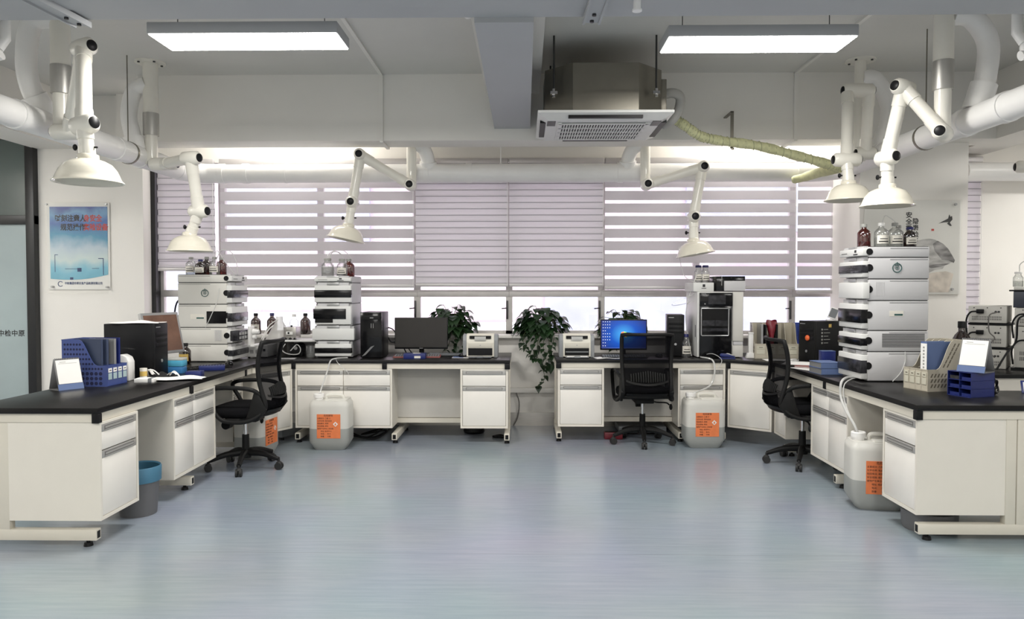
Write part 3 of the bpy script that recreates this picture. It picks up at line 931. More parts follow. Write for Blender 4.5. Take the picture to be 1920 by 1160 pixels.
# ================================================================== POSTERS
t = thing('safety_poster', 'blue laboratory safety poster in a clear sheet on the left wall', 'poster', (-4.755, 7.895, 1.955))
MB().box(-0.33, 0.34, -0.010, -0.002, -0.49, 0.43).build('backing_sheet', 'paper', t)
pm = ramp_z_mat('blue_poster_print', -0.39, 0.385, [(0, (0.16, 0.44, 0.58)), (0.13, (0.22, 0.52, 0.66)), (0.3, (0.62, 0.72, 0.72)), (0.45, (0.52, 0.62, 0.70)), (0.6, (0.10, 0.33, 0.50)), (0.78, (0.05, 0.14, 0.42)), (0.9, (0.16, 0.34, 0.56)), (1, (0.03, 0.07, 0.30))], 4.5, 0.35)
pp = MB()
arc = [(-0.30 + 0.62 * i / 16, -0.375 - 0.02 * math.sin(PI * i / 16 * 0.9) + 0.05 * (i / 16) ** 2) for i in range(17)]
pp.prism(arc + [(0.32, 0.39), (-0.30, 0.39)], -0.0135, -0.0105, 'y')
pp.build('blue_print', pm, t)
text('poster_lettering', '时刻注意人', 0.078, 'ink', t, (-0.245, -0.0142, 0.262), bold=0.002, sx=0.86)
text('poster_lettering', '身安全', 0.078, 'redink', t, (0.063, -0.0142, 0.262), bold=0.002, sx=0.86)
text('poster_lettering', '规范操作', 0.078, 'ink', t, (-0.185, -0.0142, 0.168), bold=0.002, sx=0.86)
text('poster_lettering', '实验设备', 0.078, 'redink', t, (0.06, -0.0142, 0.168), bold=0.002, sx=0.86)
text('poster_caption', '中检集团中原农食产品检测有限公司', 0.031, 'blueink', t, (-0.15, -0.0115, -0.425), bold=0.0006, sx=0.82)
MB().tube([(0.026 * math.cos(a) - 0.195, -0.011, 0.026 * math.sin(a) - 0.43) for a in [R(40 + 280 * i / 20) for i in range(21)]], 0.004, 6).build('poster_logo', 'blueink', t)
g = MB()
for (x0, z0, x1, z1, w1) in ((-0.25, -0.30, -0.25, -0.12, .006), (-0.25, -0.12, -0.22, -0.12, .006), (0.27, -0.33, 0.27, -0.16, .008), (0.22, -0.16, 0.27, -0.16, .008), (-0.14, -0.27, 0.02, -0.27, .005), (0.15, -0.265, 0.22, -0.265, .005)):
    g.box(min(x0, x1) - w1 / 2, max(x0, x1) + w1 / 2, -0.0142, -0.0136, min(z0, z1) - w1 / 2, max(z0, z1) + w1 / 2)
g.box(-0.01, 0.035, -0.0142, -0.0136, -0.30, -0.26); g.box(-0.09, -0.055, -0.0142, -0.0136, -0.385, -0.36)
g.build('print_marks', 'blueink', t)
b = MB()
b.grid(lambda u, v: (-0.345 + 0.69 * u, -0.02 - 0.035 * (1 - v) ** 6, -0.535 + 0.975 * v), 6, 14)
b.build('clear_sheet', 'acrylic', t)
b = MB()
for x, z in ((-0.33, 0.415), (0.31, 0.415), (-0.27, -0.46), (0.32, -0.465)):
    b = MB(); b.cyl((x, -0.05 if z < 0 else -0.026, z), (x, 0.002, z), 0.011, n=12)
    b.build('pin', 'silver', t)

t = thing('ink_landscape_poster', 'ink landscape poster with vertical slogans on the right column', 'poster', (3.79, 7.345, 1.87))
MB().box(-0.49, 0.44, -0.010, -0.002, -0.45, 0.46).build('backing_sheet', 'paper', t)
b = MB()
random.seed(3)
mt1 = mat('ink_wash', (0.30, 0.29, 0.29), 0.7, var=0.75, scale=7, stretch=(1, 1, 2.5))
mt3 = mat('light_ink_wash', (0.55, 0.54, 0.53), 0.7, var=0.35, scale=8, stretch=(1, 1, 2.5))
mt2 = mat('pale_ink_wash', (0.76, 0.69, 0.62), 0.7, var=0.25, scale=9)
b.prism([(-0.4, -0.30), (-0.02, -0.28), (0.06, -0.235), (0.12, -0.25), (0.19, -0.215), (0.27, -0.20), (0.30, -0.155), (0.36, -0.14), (0.33, -0.06), (0.29, 0.0), (0.24, 0.055), (0.19, 0.08), (0.14, 0.09), (0.08, 0.085), (-0.02, 0.06), (-0.2, -0.03), (-0.4, -0.16)], -0.0118, -0.0105, 'y')
b.build('painted_mountain', mt3, t)
MB().prism([(0.17, 0.04), (0.215, 0.07), (0.27, 0.04), (0.32, -0.01), (0.36, -0.075), (0.385, -0.12), (0.375, -0.145), (0.32, -0.12), (0.26, -0.115), (0.225, -0.07), (0.19, -0.03)], -0.0128, -0.0112, 'y').build('painted_ridge', mt1, t)
MB().prism([(-0.05, -0.12), (0.06, -0.13), (0.15, -0.16), (0.24, -0.155), (0.34, -0.15), (0.25, -0.185), (0.16, -0.195), (0.08, -0.17), (0.0, -0.20), (-0.1, -0.22)], -0.0128, -0.0112, 'y').build('painted_slope', mt1, t)
MB().prism([(-0.4, -0.43), (0.33, -0.43), (0.375, -0.25), (0.30, -0.225), (0.2, -0.235), (0.06, -0.265), (-0.4, -0.29)], -0.0122, -0.0108, 'y').build('painted_mist', mt2, t)
MB().prism([(0.22, 0.235), (0.27, 0.262), (0.315, 0.285), (0.325, 0.325), (0.335, 0.30), (0.35, 0.31), (0.355, 0.275), (0.33, 0.245), (0.35, 0.215), (0.335, 0.212), (0.305, 0.235), (0.318, 0.25), (0.27, 0.247)], -0.0125, -0.0105, 'y').build('painted_bird', 'ink', t)
MB().box(0.155, 0.18, -0.0125, -0.0105, 0.165, 0.185).build('seal_print', 'redink', t)
for x, z, s in ((-0.062, 0.315, '安全重于泰山'), (0.003, 0.255, '隐患险于明火')):
    for i, ch in enumerate(s):
        text('poster_lettering', ch, 0.062, 'redink' if i > 3 else 'ink', t, (x, -0.0106, z - i * 0.064), align='CENTER', bold=0.0015)
MB().face([(-0.495, -0.02, -0.455), (0.445, -0.02, -0.455), (0.445, -0.02, 0.465), (-0.495, -0.02, 0.465)]).build('clear_sheet', 'acrylic', t)
b = MB()
for x, z in ((-0.36, 0.42), (0.38, 0.42), (0.36, -0.40)):
    b = MB(); b.cyl((x, -0.028, z), (x, 0.002, z), 0.012, n=12)
    b.build('pin', 'silver', t)
# ================================================================== BENCHES
TZ = 0.80
LP = [(-2.42, 4.17), (-2.43, 6.62), (-2.20, 7.03), (-0.14, 7.03), (-0.14, 7.88), (-3.2, 7.88), (-3.2, 4.17)]
RP = [(2.28, 4.36), (3.85, 4.36), (3.85, 5.0), (3.1, 5.0), (3.1, 7.88), (0.30, 7.88), (0.30, 7.14), (1.94, 7.15), (2.28, 6.88)]

def strip(b, p, q, z0, z1, inset, th=0.03):
    p, q = Vector((*p, 0)), Vector((*q, 0))
    d = (q - p).normalized(); n = Vector((-d.y, d.x, 0))
    p = p + n * inset; q = q + n * inset
    r_, s_ = p + n * th, q + n * th
    b.prism([(p.x, p.y), (q.x, q.y), (s_.x, s_.y), (r_.x, r_.y)], z0, z1)

def cleg(t, x, y, d, end=False):
    """C-shaped steel leg; d points from the bench front inwards"""
    d = Vector((*d, 0)); n = Vector((-d.y, d.x, 0))
    b = MB()
    ang = math.atan2(d.y, d.x)
    b.M = Matrix.Translation((x, y, 0)) @ Matrix.Rotation(ang, 4, 'Z')
    b.box(0.0, 0.76, -0.025, 0.025, 0.036, 0.098, 0.003)
    b.box(0.50, 0.56, -0.024, 0.024, 0.095, 0.766, 0.003)
    o = b.build('leg', 'frame', t)
    e = MB(); e.M = Matrix.Translation((x, y, 0)) @ Matrix.Rotation(ang, 4, 'Z')
    e.box(-0.001, 0.004, -0.015, 0.015, 0.046, 0.088)
    e.build('tube_opening', 'blackp', o)
    for k in (0.06, 0.70):
        f = MB(); f.M = Matrix.Translation((x, y, 0)) @ Matrix.Rotation(ang, 4, 'Z')
        f.cyl((k, 0, 0), (k, 0, 0.02), 0.026, 0.022, n=14)
        f.cyl((k, 0, 0.02), (k, 0, 0.037), 0.011, n=10)
        f.build('foot_pad', 'blackp', o)

def brackets(t, pts):
    for x, y, sx, sy in pts:
        MB().box(x - sx / 2, x + sx / 2, y - sy / 2, y + sy / 2, 0.712, 0.7665, 0.003).build('corner_bracket', 'blackp', t)

t = thing('laboratory_bench', 'black-topped L-shaped laboratory bench along the left side and left windows', 'bench', (0, 0, 0))
b = MB(); b.prism(LP, 0.767, TZ, 'z', 0.003); b.build('worktop', 'top', t)
b = MB()
strip(b, (-2.42, 4.19), (-2.43, 6.62), 0.716, 0.766, 0.012)
strip(b, (-2.43, 6.62), (-2.20, 7.03), 0.716, 0.766, 0.012)
strip(b, (-2.20, 7.03), (-0.14, 7.03), 0.716, 0.766, 0.015)
b.box(-3.19, -2.43, 4.185, 4.215, 0.716, 0.766)
b.box(-0.17, -0.142, 7.06, 7.86, 0.716, 0.766)
b.build('rail', 'frame', t)
for x, y, d in ((-2.45, 4.215, (-1, 0)), (-2.44, 5.41, (-1, 0)), (-2.53, 6.73, (-1, 0)), (-2.17, 7.06, (0, 1)), (-1.24, 7.04, (0, 1)), (-0.17, 7.04, (0, 1))):
    cleg(t, x, y, d)
brackets(t, [(-2.437, 4.192, 0.04, 0.04), (-2.437, 5.38, 0.04, 0.03), (-2.445, 6.47, 0.03, 0.03), (-2.20, 7.05, 0.045, 0.045), (-1.33, 7.05, 0.045, 0.04), (-0.165, 7.05, 0.05, 0.045)])
MB().box(-1.262, -0.612, 7.36, 7.375, 0.20, 0.716).build('kneehole_panel', 'backpanel', t)
MB().box(-1.262, -0.612, 7.34, 7.38, 0.15, 0.195).build('kneehole_rail', 'frame', t)
MB().box(-2.94, -2.925, 4.615, 5.095, 0.20, 0.716).build('kneehole_panel', 'backpanel', t)
MB().box(-2.94, -2.925, 5.85, 6.375, 0.20, 0.716).build('kneehole_panel', 'backpanel', t)

t = thing('laboratory_bench', 'black-topped L-shaped laboratory bench along the right side and right windows', 'bench', (0, 0, 0))
b = MB(); b.prism(RP, 0.767, TZ, 'z', 0.003); b.build('worktop', 'top', t)
b = MB()
strip(b, (2.28, 6.88), (2.28, 4.38), 0.716, 0.766, 0.012)
strip(b, (1.94, 7.15), (2.28, 6.88), 0.716, 0.766, 0.012)
strip(b, (0.30, 7.14), (1.94, 7.15), 0.716, 0.766, 0.015)
b.box(2.30, 3.84, 4.375, 4.405, 0.716, 0.766)
b.box(0.302, 0.33, 7.17, 7.86, 0.716, 0.766)
b.build('rail', 'frame', t)
for x, y, d in ((2.31, 4.405, (1, 0)), (2.30, 5.54, (1, 0)), (2.30, 6.60, (1, 0)), (0.33, 7.15, (0, 1)), (1.50, 7.15, (0, 1)), (1.90, 7.15, (0, 1))):
    cleg(t, x, y, d)
brackets(t, [(2.297, 4.382, 0.04, 0.04), (2.295, 5.72, 0.03, 0.035), (2.272, 6.875, 0.035, 0.035), (1.945, 7.165, 0.045, 0.04), (0.325, 7.16, 0.05, 0.045)])
MB().box(0.762, 1.468, 7.46, 7.475, 0.20, 0.716).build('kneehole_panel', 'backpanel', t)
MB().box(0.762, 1.468, 7.44, 7.48, 0.15, 0.195).build('kneehole_rail', 'frame', t)
MB().box(2.79, 2.805, 6.005, 6.575, 0.20, 0.716).build('kneehole_panel', 'backpanel', t)
MB().box(2.79, 2.805, 4.81, 5.315, 0.20, 0.716).build('kneehole_panel', 'backpanel', t)
MB().box(3.07, 3.6, 4.38, 4.43, 0.036, 0.098, 0.003).build('foot_bar', 'frame', t)
MB().box(2.875, 2.945, 4.38, 4.43, 0.095, 0.716, 0.003).build('centre_post', 'frame', t)

# ---- cabinets
def cabinet(label, loc, rz, w, splits, rows, depth=0.48, group='white drawer cabinets under the worktops', z0=0.15, z1=0.714, door=False):
    t = thing('drawer_cabinet' if not door else 'corner_cabinet', label, 'cabinet', (loc[0], loc[1], z0), R(rz), group=group)
    H = z1 - z0
    b = MB()
    b.box(0, w, 0.022, depth, 0, H)
    b.box(0, 0.018, 0.0, 0.022, 0, H); b.box(w - 0.018, w, 0.0, 0.022, 0, H)
    b.box(0.018, w - 0.018, 0.0, 0.022, 0, 0.02); b.box(0.018, w - 0.018, 0.0, 0.022, H - 0.014, H)
    b.build('carcass', 'cab', t)
    xs = [0.018] + [s for s in splits] + [w - 0.018]
    for i in range(len(xs) - 1):
        xa, xb = xs[i] + 0.003, xs[i + 1] - 0.003
        for za, zb in rows:
            d = MB()
            d.box(xa, xb, 0.0025, 0.022, za + 0.003, zb - 0.046, 0.0015)
            do = d.build('door' if door else 'drawer', 'front', t)
            h = MB()
            h.box(xa, xb, 0.002, 0.022, zb - 0.045, zb - 0.003, 0.001)
            m = min(0.03, (xb - xa) * 0.12)
            h.m(1).box(xa + m, xb - m, 0.0005, 0.003, zb - 0.037, zb - 0.012)
            h.m(2).box(xa + m + 0.006, xb - m - 0.006, -0.0015, 0.001, zb - 0.029, zb - 0.018)
            h.m(0).box(xa + m, xb - m, -0.003, 0.003, zb - 0.040, zb - 0.035)
            h.build('handle', ['handle', 'handled', 'handle'], do)
    return t
RW = [(0.40, 0.552), (0.02, 0.40)]
cabinet('white two-drawer cabinet at the near end of the left bench, beside the bin', (-2.42, 4.19), 90, 0.42, [], RW, 0.53)
cabinet('white four-drawer cabinet in the middle of the left bench', (-2.43, 5.10), 90, 0.70, [0.315], RW)
cabinet('narrow white drawer cabinet behind the left chair', (-2.525, 6.385), 90, 0.235, [], RW)
cabinet('white corner cabinet with one tall door behind the left chair back', (-2.41, 6.68), 59.5, 0.40, [], [(0.02, 0.552)], 0.28, door=True)
cabinet('white four-drawer cabinet behind the waste can with the tube, left of the kneehole', (-2.185, 7.047), 0, 0.925, [0.46], RW)
cabinet('white two-drawer cabinet under the left printer', (-0.61, 7.047), 0, 0.45, [], RW)
cabinet('white two-drawer cabinet under the right printer', (0.32, 7.157), 0, 0.44, [], RW)
cabinet('white two-drawer cabinet behind the waste can right of the middle chair', (1.47, 7.162), 0, 0.45, [], RW)
cabinet('white corner cabinet with one tall door right of the black instrument tower', (1.945, 7.165), -38.5, 0.425, [], [(0.02, 0.552)], 0.28, door=True)
cabinet('white drawer cabinet left of the right chair, next to the corner door', (2.295, 6.878), -90, 0.298, [], RW)
cabinet('white four-drawer cabinet in the middle of the right bench', (2.295, 6.0), -90, 0.68, [0.335], RW)
cabinet('white two-drawer cabinet at the near end of the right bench, beside the tall waste can', (2.295, 4.80), -90, 0.415, [], RW, 0.52)
b = MB(); b.box(0, 0.85, 0, 0.5, 0, 0.54); b.m(1).box(0.03, 0.82, -0.004, 0, 0.02, 0.52)
tag(b.build('cabinet_back', ['cab', 'front'], loc=(2.96, 4.435, 0.16)), 'white panel-fronted cabinet cut by the right edge, right of the bench post', 'cabinet')

# ---- second bench row at the far right
b = MB(); b.prism([(3.42, 5.95), (5.2, 5.95), (5.2, 7.25), (3.42, 7.25)], 0.767, TZ, 'z', 0.003)
tag(b.build('worktop', 'top'), 'black worktop of the second bench at far right under the stacked controllers', 'worktop')
b = MB(); b.box(3.46, 5.16, 5.98, 7.2, 0.08, 0.766)
tag(b.build('bench_cabinet', 'cab'), 'cream cabinet body of the second bench at far right', 'cabinet')

# ================================================================== CHAIRS
def make_chair(label, loc, rz, group, spin=0.0):
    t = thing('office_chair', label, 'chair', loc, R(rz), group=group)
    for k in range(5):
        a = R(90 + 72 * k) + spin
        c, s = math.cos(a), math.sin(a)
        b = MB()
        P = [Vector((0.03 * c, 0.03 * s, 0.135)), Vector((0.16 * c, 0.16 * s, 0.125)), Vector((0.288 * c, 0.288 * s, 0.085))]
        b.tube(spath(P, 4), [0.030 - 0.0016 * i for i in range(9)], 10)
        lg = b.build('leg', 'chairp', t)
        k2 = MB()
        cx, cy = 0.29 * c, 0.29 * s
        n = Vector((-s, c, 0))
        ctr = Vector((cx, cy, 0.030))
        k2.cyl(ctr - n * 0.024, ctr - n * 0.006, 0.030, n=16)
        k2.cyl(ctr + n * 0.006, ctr + n * 0.024, 0.030, n=16)
        k2.cyl(ctr - n * 0.02, ctr + n * 0.02, 0.012, n=8)
        k2.ball((cx, cy, 0.052), 0.026, 1, 1, 0.7, 10)
        k2.cyl((cx, cy, 0.05), (cx, cy, 0.09), 0.009, n=8)
        k2.build('caster', 'casterp', lg)
    b = MB(); b.cyl((0, 0, 0.10), (0, 0, 0.28), 0.031, 0.028, n=18); b.cyl((0, 0, 0.09), (0, 0, 0.15), 0.045, n=18)
    b.build('gas_column_cover', 'chairp', t)
    b = MB(); b.cyl((0, 0, 0.28), (0, 0, 0.41), 0.016, n=14)
    b.build('gas_piston', 'chrome', t)
    b = MB(); b.box(-0.09, 0.09, -0.13, 0.10, 0.395, 0.442, 0.012); b.cyl((-0.04, 0.15, 0.36), (0.04, 0.15, 0.36), 0.036); b.box(-0.03, 0.03, 0.1, 0.16, 0.37, 0.43, 0.005)
    b.build('tilt_mechanism', 'chairp', t)
    b = MB(); b.tube(spath([(0.06, -0.02, 0.41), (0.13, -0.03, 0.395), (0.22, -0.03, 0.39), (0.25, -0.03, 0.37)], 4), 0.007, 8); b.ball((0.265, -0.03, 0.35), 0.02, 0.8, 0.9, 1.5, 10)
    b.build('height_lever', 'chairp', t)
    # cushion
    b = MB()
    def seat(u, v):
        a = 2 * PI * u
        ce, se = math.cos(a), math.sin(a)
        e = 0.55
        x = 0.245 * (abs(ce) ** e) * (1 if ce > 0 else -1)
        y = 0.235 * (abs(se) ** e) * (1 if se > 0 else -1)
        prof = [(0.0, 0.448), (0.90, 0.448), (0.99, 0.470), (1.0, 0.498), (0.96, 0.524), (0.84, 0.536), (0.45, 0.535), (0.0, 0.530)]
        k = v * (len(prof) - 1); i = min(int(k), len(prof) - 2); f = k - i
        s_ = prof[i][0] * (1 - f) + prof[i + 1][0] * f; z = prof[i][1] * (1 - f) + prof[i + 1][1] * f
        z -= 0.022 * max(0, y * s_ / 0.235 - 0.6) / 0.4
        return (x * s_, y * s_ + 0.015, z)
    b.grid(seat, 44, 7)
    bmesh.ops.remove_doubles(b.bm, verts=b.bm.verts, dist=0.0005)
    bmesh.ops.recalc_face_normals(b.bm, faces=b.bm.faces)
    b.build('seat', 'chairf', t, angle=60)
    # back
    def side(v):
        K = [(-0.205, 0.475), (-0.262, 0.515), (-0.275, 0.565), (-0.250, 0.66), (-0.228, 0.76), (-0.222, 0.86), (-0.235, 0.96), (-0.262, 1.055)]
        pts = side.c
        k = v * (len(pts) - 1); i = min(int(k), len(pts) - 2); f = k - i
        p = pts[i] * (1 - f) + pts[i + 1] * f
        return p.x, p.y
    side.c = spath([(a, c, 0) for a, c in [(-0.215, 0.470), (-0.268, 0.515), (-0.278, 0.57), (-0.252, 0.66), (-0.230, 0.76), (-0.224, 0.86), (-0.236, 0.96), (-0.262, 1.055)]], 5)
    def wid(v): return 0.215 + 0.02 * v
    def bk(u, v, off=0.0, k=1.0):
        y, z = side(v); x = (u * 2 - 1)
        return Vector((x * wid(v) * k, y - 0.03 + 0.055 * x * x + off, z))
    b = MB(); b.grid(lambda u, v: bk(u, 0.10 + 0.89 * v), 10, 26); b.build('back_mesh', 'mesh', t, angle=80)
    b = MB()
    per = [bk(0, 0.02 + 0.97 * i / 20) for i in range(21)] + [bk(i / 10, 1.0) + Vector((0, 0, 0.0)) for i in range(1, 10)] + [bk(1, 0.99 - 0.97 * i / 20) for i in range(21)] + [bk(1 - i / 10, 0.02) for i in range(1, 10)]
    b.tube(per, [0.015 if 21 < i < 30 else 0.019 for i in range(len(per))], 8, closed=True)
    b.build('back_frame', 'chairp', t, angle=60)
    b = MB()
    b.grid(lambda u, v: bk(0.06 + 0.88 * u, 0.02 + 0.11 * v, -0.012), 8, 4)
    b.grid(lambda u, v: bk(0.06 + 0.88 * u, 0.02 + 0.11 * v, 0.010), 8, 4)
    b.build('back_base', 'chairp', t, angle=80)
    b = MB()
    for i in range(15):
        u = 0.16 + 0.68 * i / 14
        hh = 0.055 * (1 - abs(i - 7) / 9)
        b.tube([bk(u, 0.38 - hh * 0.3, -0.014), bk(u, 0.42, -0.020), bk(u, 0.46 + hh, -0.014)], 0.009, 6)
    b.grid(lambda u, v: bk(0.06 + 0.88 * u, 0.365 + 0.03 * v - 0.05 * (1 - (2 * u - 1) ** 2), -0.015), 10, 2)
    b.build('lumbar_support', 'greyp' if False else 'chairp', t, angle=80)
    for s in (-1, 1):
        x = s * 0.262
        b = MB()
        path = spath([(s * 0.215, -0.225, 0.62), (s * 0.25, -0.17, 0.675), (x, -0.05, 0.695), (x, 0.12, 0.692), (x, 0.205, 0.672), (x, 0.215, 0.635), (x, 0.17, 0.56), (x, 0.115, 0.47), (x, 0.05, 0.43), (x, -0.08, 0.425), (s * 0.25, -0.17, 0.45), (s * 0.225, -0.235, 0.50)], 4)
        b.tube(path, 0.017, 8)
        b.build('arm_rest', 'chairp', t, angle=60)
    b = MB()
    b.box(-0.262, 0.262, -0.06, 0.06, 0.428, 0.45, 0.008)
    for s in (-1, 1):
        b.prism([(-0.27, 0.52), (-0.20, 0.66), (-0.17, 0.66), (-0.13, 0.52), (-0.10, 0.44), (-0.2, 0.43)], s * 0.232 - 0.014, s * 0.232 + 0.014, 'x', 0.006)
    b.build('seat_pan', 'chairp', t)
    return t
GC = 'black mesh-back office chairs'
ch = make_chair('black mesh office chair at the left bench, turned side-on', (-2.295, 6.07, 0), 88, GC, spin=R(30))
dup(ch, 'black mesh office chair in the middle with its back to the camera', (1.125, 7.13, 0), R(1), GC)
dup(ch, 'black mesh office chair at the right bench, half hidden by the four-drawer cabinet', (2.335, 6.29, 0), R(-91), GC)

# ================================================================== WASTE CANS
def jug_mesh(liquid):
    W, D, Hh = 0.185, 0.135, 0.46
    def ring(k, z, r=0.05, w=W, d=D):
        out = []
        for i in range(32):
            a = 2 * PI * (i + 0.5) / 32
            ce, se = math.cos(a), math.sin(a)
            e = 0.35
            out.append((w * k * abs(ce) ** e * (1 if ce > 0 else -1), d * k * abs(se) ** e * (1 if se > 0 else -1), z))
        return out
    b = MB()
    sec = [(0.74, 0.0), (0.76, 0.003), (1.0, 0.080), (1.0, liquid)] if liquid else [(0.74, 0.0), (0.76, 0.003), (1.0, 0.080), (1.0, 0.20), (1.0, 0.395), (0.985, 0.425), (0.93, 0.437), (0.90, 0.450), (0.70, 0.452)]
    sc_ = 0.985 if liquid else 1.0
    tb = bmesh.new()
    rs = [[tb.verts.new((x * sc_, y * sc_, z + (0.004 if liquid and z < 0.01 else 0))) for x, y, z in ring(k, z)] for k, z in sec]
    for a, c in zip(rs, rs[1:]):
        for i in range(32):
            tb.faces.new((a[i], a[(i + 1) % 32], c[(i + 1) % 32], c[i]))
    tb.faces.new(rs[0][::-1]); tb.faces.new(rs[-1])
    bmesh.ops.recalc_face_normals(tb, faces=tb.faces)
    b._take(tb)
    return b
def jug(label, loc, rz, liquid=0.20):
    t = thing('waste_can', label, 'jerrycan', loc, R(rz), group='translucent waste cans with orange labels')
    b = jug_mesh(0)
    for f in b.bm.faces:
        f.material_index = 1 if f.calc_center_median().z < 0.199 else 0
    b.build('can_body', ['jugdry', 'jugwet'], t, angle=40)
    jug_mesh(liquid).build('liquid', 'jugliq', t)
    h = MB()
    h.tube(spath([(-0.045, 0, 0.445), (-0.045, 0, 0.480), (-0.02, 0, 0.492), (0.08, 0, 0.492), (0.11, 0, 0.48), (0.115, 0, 0.445)], 4), [0.014] * 21, 8)
    h.box(-0.04, 0.16, -0.10, 0.10, 0.445, 0.462, 0.006)
    h.build('handle', 'jugdry', t)
    c = MB(); c.lathe([(0.040, 0.445), (0.040, 0.470), (0.048, 0.470), (0.048, 0.500), (0.044, 0.505), (0.030, 0.505), (0.030, 0.485), (0, 0.485)], 24, (-0.115, 0, 0))
    c.build('cap', 'whitep', t)
    lb = MB(); lb.box(-0.10, 0.115, -0.1375, -0.1352, 0.115, 0.335)
    lo = lb.build('label', 'orange', t, label='orange hazardous waste label')
    yy = -0.138
    text('label_print', '危险废物', 0.021, 'ink', lo, (0.005, yy, 0.322), align='CENTER', ext=0.0002)
    for i, s in enumerate(['主要成分: 乙腈 水', '化学名称: 有机废液', '危险情况: 易燃', '安全措施: 密封', '废物产生单位: 实验室', '地址: 检测中心', '电话:      批次:', '数量:      日期:']):
        text('label_print', s, 0.0155, 'ink', lo, (-0.095 + (0.03 if i > 4 else 0), yy, 0.297 - i * 0.0235), ext=0.0002)
    dmd = MB(); dmd.prism([(0.070, 0.222), (0.093, 0.245), (0.070, 0.268), (0.047, 0.245)], yy - 0.0006, yy + 0.0003, 'y')
    dmd.m(1).prism([(0.062, 0.238), (0.070, 0.232), (0.078, 0.238), (0.077, 0.248), (0.070, 0.258), (0.063, 0.247)], yy - 0.001, yy - 0.0005, 'y')
    dmd.build('hazard_diamond', ['paper', 'orange'], lo)
    return t
j1 = jug('waste can left of the middle with a tube leading up to the bench', (-1.79, 6.86, 0), 0)
dup(j1, 'waste can right of the middle, beside the middle chair', (1.67, 7.0, 0), R(1))
dup(j1, 'waste can half hidden behind the left chair', (-2.36, 6.50, 0), R(82))
dup(j1, 'tall waste can between cabinets under the right bench, label half hidden', (2.385, 5.08, 0), R(-9))

def hose(label, pts, r=0.005, m='tubew', name='plastic_tube', cat='tube', group='thin plastic tubes'):
    b = MB(); b.tube(spath(pts, 7), r, 8)
    return tag(b.build(name, m), label, cat, group)
hose('pair of white tubes running from the middle stack into the left waste can', [(-1.72, 7.2, 0.806), (-1.80, 7.05, 0.812), (-1.835, 7.0, 0.79), (-1.86, 6.985, 0.70), (-1.90, 6.90, 0.53), (-1.905, 6.86, 0.47)], 0.007)
hose('thin short tube hanging beside the tube of the left waste can', [(-1.80, 7.06, 0.812), (-1.76, 7.0, 0.77), (-1.68, 6.99, 0.70), (-1.66, 6.995, 0.665)], 0.003)
hose('white tube running from the black tower into the right waste can', [(1.72, 7.42, 0.806), (1.71, 7.25, 0.812), (1.78, 7.12, 0.80), (1.80, 7.085, 0.72), (1.78, 7.08, 0.60), (1.72, 7.06, 0.54), (1.56, 7.0, 0.49)], 0.008)
hose('thin clear tube looping over the bench edge at the black tower', [(1.72, 7.38, 0.806), (1.80, 7.2, 0.85), (1.87, 7.11, 0.80), (1.83, 7.08, 0.72)], 0.003)
hose('white tube from the tall grey stack over the edge into the tall waste can', [(2.47, 5.62, 0.81), (2.36, 5.50, 0.825), (2.27, 5.38, 0.80), (2.262, 5.36, 0.70), (2.25, 5.24, 0.62), (2.255, 5.13, 0.55), (2.27, 5.10, 0.49)], 0.009)
hose('thin tube from the tall grey stack down beside the thick white one', [(2.48, 5.60, 0.808), (2.38, 5.46, 0.82), (2.27, 5.33, 0.79), (2.262, 5.30, 0.68), (2.255, 5.17, 0.58), (2.275, 5.09, 0.48)], 0.004)
# ================================================================== STACKED INSTRUMENTS
def spiral_emblem(t, c, s, ax):
    """round dark-green company sticker; ax = 'front' (normal -y) or side sign on x"""
    b = MB()
    b.tube([(s * math.cos(a), 0, s * math.sin(a)) for a in [2 * PI * i / 28 for i in range(28)]], s * 0.10, 6, closed=True)
    b.tube([(s * .42 * math.cos(a), 0, s * .42 * math.sin(a)) for a in [2 * PI * i / 20 for i in range(20)]], s * 0.05, 6, closed=True)
    b.box(-s * .16, s * .16, -0.001, 0.001, -s * .16, s * .16)
    for i in range(3):
        a = R(60 + 30 * i)
        b.box(s * .7 * math.cos(a) - s * .16, s * .7 * math.cos(a) + s * .16, -0.001, 0.001, s * .7 * math.sin(a) - s * .10, s * .7 * math.sin(a) + s * .10)
    b.prism([(-s * .16, s * 1.05), (s * .16, s * 1.05), (0.0, s * 1.35)], -0.001, 0.001, 'y')
    o = b.build('round_sticker', 'emblem', t, loc=c, rot=(0, 0, 0) if ax == 'front' else (0, 0, R(90)))
    return o

